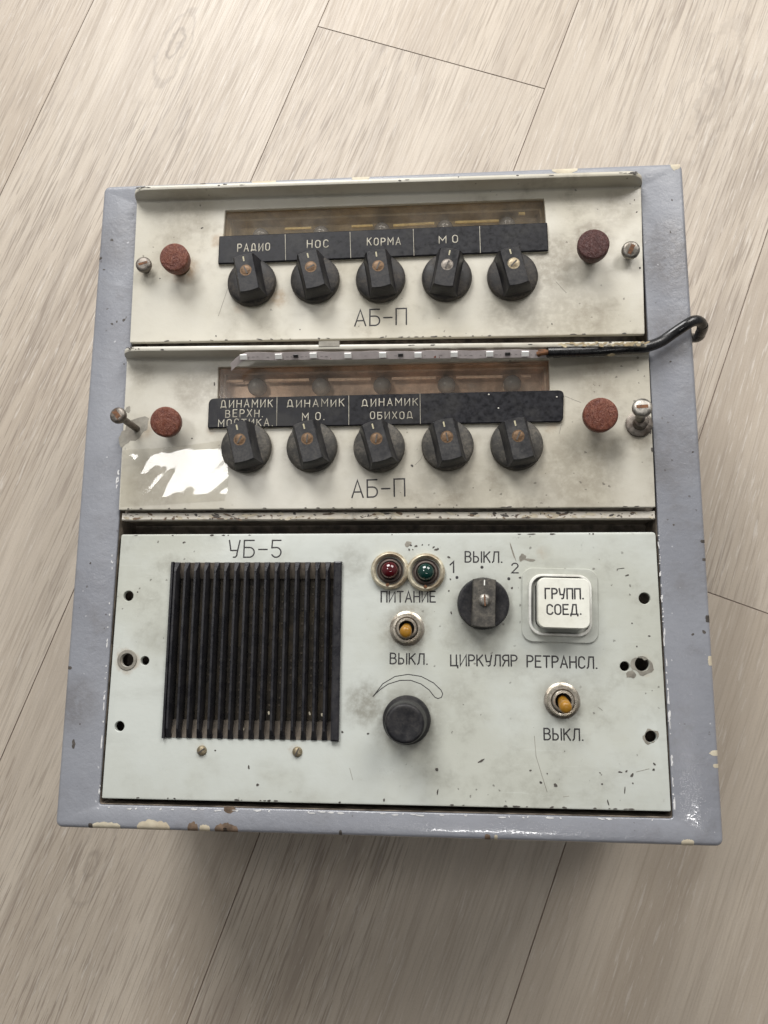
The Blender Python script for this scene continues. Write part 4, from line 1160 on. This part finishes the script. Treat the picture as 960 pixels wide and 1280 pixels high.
def push_button():
    c = Vector((82.98, -58.79))
    rot = R_(-1.3)
    mb = MB()
    L = lambda w, r, z: rrect(c.x, c.y, w, w * 0.985, r, z, n=8, rot=rot)
    mb.loft([L(34.6, 5.0, ZU), L(34.5, 5.0, ZU + 0.7), L(33.9, 4.8, ZU + 1.0), L(28.6, 6.2, ZU + 1.0)], cap0=False, cap1=False)
    b = mb.build('push_button', M_ub, ub, origin=o3, angle=30)
    mb = MB()
    mb.loft([L(28.6, 6.2, ZU + 0.9), L(28.5, 6.2, ZU + 2.2), L(28.0, 6.0, ZU + 2.6), L(26.5, 5.5, ZU + 2.65), L(26.0, 5.3, ZU + 2.3), L(25.8, 5.2, ZU - 3.0)], cap0=False, cap1=False)
    mb.build('bezel', M_bezel, b, origin=o3, angle=20)
    mb = MB()
    mb.loft([L(26.0, 5.2, ZU - 2.5), L(25.9, 5.2, ZU - 2.4)], cap0=False)
    mb.build('button_well', M_void, b, origin=o3)
    mb = MB()
    d = Vector((83.09, -58.44)) - c
    def K(w, r, z, o): return rrect(c.x + d.x * o, c.y + d.y * o, w, w * 0.97, r, z, n=8, rot=rot)
    mb.loft([K(22.4, 3.4, ZU - 2.3, 1), K(22.4, 3.4, ZU + 9.2, 1)], cap0=False)
    mb.build('button_body', M_void, b, origin=o3)
    mb = MB()
    mb.loft([K(22.8, 3.4, ZU + 9.0, 1), K(23.2, 3.4, ZU + 9.3, 1), K(23.1, 3.3, ZU + 11.6, 1), K(22.8, 3.2, ZU + 12.2, 1), K(22.2, 3.0, ZU + 12.5, 1)], cap0=False)
    cap = mb.build('button_cap', M_button, b, origin=o3, angle=24)
    lettering([('ГРУПП.', (75.03, -56.42), (91.80, -56.52), 4.41), ('СОЕД.', (75.66, -63.42), (90.56, -63.34), 4.24)], M_black_ink, b, o3, 0.17, ZU + 12.52)
push_button()

h13 = 4.93
lettering([
    ('УБ-5', (-73.42, -36.54), (-48.00, -36.55), 8.15)], M_black_ink, ub, o3, 0.09, ZU + 0.02)
for w_ in [
    ('ПИТАНИЕ', (0.49, -57.68), (25.79, -57.56), h13),
    ('ВЫКЛ.', (4.96, -86.02), (22.23, -86.19), 4.73),
    ('ВЫКЛ.', (39.89, -38.81), (57.12, -38.99), 4.90),
    ('1', (32.86, -43.71), (34.73, -43.71), 5.08),
    ('2', (61.47, -43.85), (64.42, -43.85), 4.49),
    ('ЦИРКУЛЯР', (32.89, -86.62), (63.03, -86.46), 4.83),
    ('РЕТРАНСЛ.', (67.61, -86.77), (98.96, -87.13), 5.01),
    ('ВЫКЛ.', (74.46, -118.72), (91.70, -118.75), 4.86),
    ]: lettering([w_], M_black_ink, ub, o3, 0.145, ZU + 0.02)
for p in ((35.99, -46.07), (47.69, -41.25), (60.02, -46.62)): 
    mb = MB(); mb.lathe([(0.75, -.1), (0.72, .06), (0.4, .09)], (p[0], p[1], ZU), n=16)
    mb.build('position_dot', M_black_ink, ub, origin=o3)
mb = MB()
stroke(mb, [(-2.83, -100.90), (1.55, -95.19), (7.23, -91.79), (13.28, -90.78), (19.33, -91.65), (24.94, -94.49), (28.30, -97.60), (29.17, -99.37), (28.51, -100.95), (26.94, -101.44), (25.55, -100.89), (22.92, -97.67), (19.33, -95.10), (14.47, -93.44), (9.64, -93.50), (4.00, -95.30), (-0.01, -98.12), (-2.83, -100.90)], 0.20, ZU + .02)
mb.build('volume_wedge', M_black_ink, ub, origin=o3)

# ------------------------------------------------------------------ LED tape stuck along the middle panel's lip
fl_a, fl_b = (-129.60, 64.15), (128.03, 60.92)
def lip_y(x): return fl_a[1] + (fl_b[1] - fl_a[1]) * (x - fl_a[0]) / (fl_b[0] - fl_a[0])
xl = (-73.29, 61.65)[0]; xr = (81.66, 60.63)[0]
oL = (xl, lip_y(xl), ZS + 7)
led = empty('led_strip', oL, "white strip of small square LEDs stuck under the middle panel's turned-up lip", "LED strip")
def led_strip():
    rows = []
    top, bot = ZS + 8.4, ZS + 6.4
    r2 = random.Random(8)
    N = 60
    def path(u):
        x = xl + (xr - xl) * u
        lift = 0.0
        if u < 0.05: lift = -5.5 * ((0.05 - u) / 0.05) ** 1.6
        y = lip_y(x) - 0.4 + lift
        return x, y, 0.18 * math.sin(u * 31) + 0.12 * math.sin(u * 71 + 1)
    for i in range(N + 1):
        x, y, w = path(i / N)
        rows.append([(x, y - 0.3 + w * .3, top + w), (x, y - 3.5 + w * .3, bot + w), (x, y - 3.65 + w * .3, bot + w + .2), (x, y - 0.5 + w * .3, top + w + .25)])
    mb = MB(); mb.loft(rows)
    s = mb.build('tape', M_pcb, led, origin=oL, angle=30)
    def comp(px_x, w, h, d, mat, name, zoff=0.0):
        u = (px_x - xl) / (xr - xl)
        x, y, wv = path(u)
        f = Vector((0, -0.53, 0.848)).normalized(); up_ = Vector((0, 0.848, 0.53)); sx = Vector((1, 0, 0))
        c = Vector((x, y - 1.95 + wv * .3, (top + bot) / 2 + zoff + wv)) + f * 0.15
        mb = MB(); lo = []
        for k, sc in ((0.0, 1.0), (d * .8, 1.0), (d, .86)):
            lo.append([c + f * k + sx * w / 2 * a * sc + up_ * h / 2 * b * sc for a, b in ((-1, -1), (1, -1), (1, 1), (-1, 1))])
        mb.loft(lo)
        return mb.build(name, mat, led, origin=oL)
    for q in ((-67.05, 63.11), (-49.79, 62.93), (-32.65, 62.76), (-15.80, 63.00), (1.05, 63.03), (18.01, 63.05), (35.23, 63.07), (52.06, 63.29), (68.73, 63.12)):
        comp(q[0], 3.4, 2.5, 1.4, M_led, 'led', 0.3)
        for s_ in (-1, 1):
            pass
    for q in ((-41.41, 62.95), (9.64, 63.04), (60.54, 63.10)):
        comp(q[0], 2.4, 1.5, 0.6, M_chip, 'resistor')
    for q in ((-23.94, 62.97), (26.92, 63.05)):
        comp(q[0] - .9, 1.2, 3.4, 0.08, M_copper_pad, 'solder_pad'); comp(q[0] + .9, 1.2, 3.4, 0.08, M_copper_pad, 'solder_pad')
    # printed dashes
    mb = MB()
    for i in range(60):
        u = 0.05 + 0.93 * i / 60
        x, y, wv = path(u)
        if r2.random() < .45:
            mb.box(x, x + r2.uniform(.6, 1.6), y - 2.45 + wv * .3, y - 2.37 + wv * .3, (top + bot) / 2 - .3 + wv, (top + bot) / 2 + .1 + wv)
    mb.build('printed_mark', M_chip, led, origin=oL)
led_strip()

# ------------------------------------------------------------------ cable
def catmull(P, n=8):
    P = [Vector(p) for p in P]; out = []
    for i in range(len(P) - 1):
        p0 = P[max(i - 1, 0)]; p1 = P[i]; p2 = P[i + 1]; p3 = P[min(i + 2, len(P) - 1)]
        for k in range(n):
            t = k / n
            out.append(0.5 * ((2 * p1) + (-p0 + p2) * t + (2 * p0 - 5 * p1 + 4 * p2 - p3) * t * t + (-p0 + 3 * p1 - 3 * p2 + p3) * t ** 3))
    out.append(P[-1]); return out
def cable():
    def at(p, z): return (p[0], p[1] - (1.7 if p[0] < 108 else 0.6), ZF + z)
    pts = [at((78.98, 60.90), 11.5), at((88.89, 61.47), 10), at((102.09, 62.16), 9), at((115.04, 61.86), 9), at((124.53, 62.63), 8), at((132.58, 65.84), 6), at((139.47, 70.48), 6),
           at((144.14, 73.35), 7), at((148.10, 75.67), 6.5), at((151.53, 76.46), 4.5), at((154.42, 75.88), 0.5), at((155.65, 75.13), -6), at((155.98, 75.95), -15),
           (153.6, 87.0, ZF - 45), (153.6, 86.0, ZF - 95), (153.4, 85.5, ZF - 125), (154.2, 84.0, 8.0), (153.6, 81, 3.2), (153.4, 60, 2.9), (153.2, 20, 2.8)]
    c = catmull(pts, 8)
    o = (pts[0][0], pts[0][1], ZF + 8)
    root = empty('power_cable', o, "black two-core cable leading from the LED strip over the cabinet's right edge", "cable")
    mb = MB(); mb.tube(c, 2.65, 18, flat=0.88)
    mb.build('sheath', M_cable, root, origin=o, angle=60)
    mb = MB()
    a = at((76.36, 60.57), 11.5); b = at((80.47, 60.95), 11.5)
    mb.tube(catmull([at((74.55, 60.21), 10.6), a, b], 5), 1.3, 10)
    mb.tube(catmull([at((74.90, 61.79), 11.2), at((77.45, 61.74), 11.9), b], 5), 0.6, 8)
    mb.build('bare_copper_end', M_rust, root, origin=o)
    mb = MB()
    g = (108.90, 61.41)
    r2 = random.Random(4)
    loops = []
    for k in range(9):
        a = math.pi * k / 8
        rr = 2.3 * math.sin(a) + .05
        loops.append([(g[0] - 3.6 * math.cos(a), g[1] + math.cos(2 * math.pi * i / 14) * rr * 1.5 - .4, ZF + 8.6 + math.sin(2 * math.pi * i / 14) * rr * .95) for i in range(14)])
    mb.loft(loops)
    mb.build('glue_blob', M_glue, root, origin=o)
    return root
cable()
# ------------------------------------------------------------------ clear film
def film():
    A, B, C_, D = [Vector(p) for p in ((-128.57, 16.62), (-79.02, 20.69), (-74.88, -9.49), (-127.81, -12.35))]
    o = (A.x, A.y, ZS)
    mb = MB(); n = 44; m = 30
    vs = []
    for j in range(m + 1):
        v = j / m
        for i in range(n + 1):
            u = i / n
            p = A * (1 - u) * (1 - v) + B * u * (1 - v) + C_ * u * v + D * (1 - u) * v
            # right edge bows outwards, corners rounded
            if u > .5: p = p + Vector((2.2 * math.sin(math.pi * min(1, v * 1.08)) ** 0.7 * (u - .5) * 2 - (2.0 * max(0, v - .86) / .14 * (u - .5) if v > .86 else 0), 0))
            p = p + Vector((0, -0.9 * math.sin(math.pi * u) * (1 - v)))
            k = 1 / (1 + math.exp((u - 0.42 - 0.25 * (v - .5)) * 16))      # crumpled at the left, stretched flat at the right
            z = 0.30 + k * (0.40 * math.sin(u * 8.1 + 0.6) * math.sin(v * 4.9 + .4) + 0.26 * math.sin(u * 15.0 + v * 8.0 + 1.0)) + 0.045 * math.sin(u * 11 - v * 9) + 0.03 * math.sin(u * 23 + v * 17)
            z = max(0.08, z) * (0.3 + 0.7 * min(1, min(u, v, 1 - v) * 9))
            vs.append((p.x, p.y, ZS + z))
    fs = [(j * (n + 1) + i, j * (n + 1) + i + 1, (j + 1) * (n + 1) + i + 1, (j + 1) * (n + 1) + i) for j in range(m) for i in range(n)]
    mb.add(vs, fs)
    ob = mb.build('adhesive_film', M_film, None, loc=o, origin=o, angle=180)
    ob["label"] = "wrinkled piece of clear adhesive film stuck on the middle panel's lower left"; ob["category"] = "plastic film"
film()
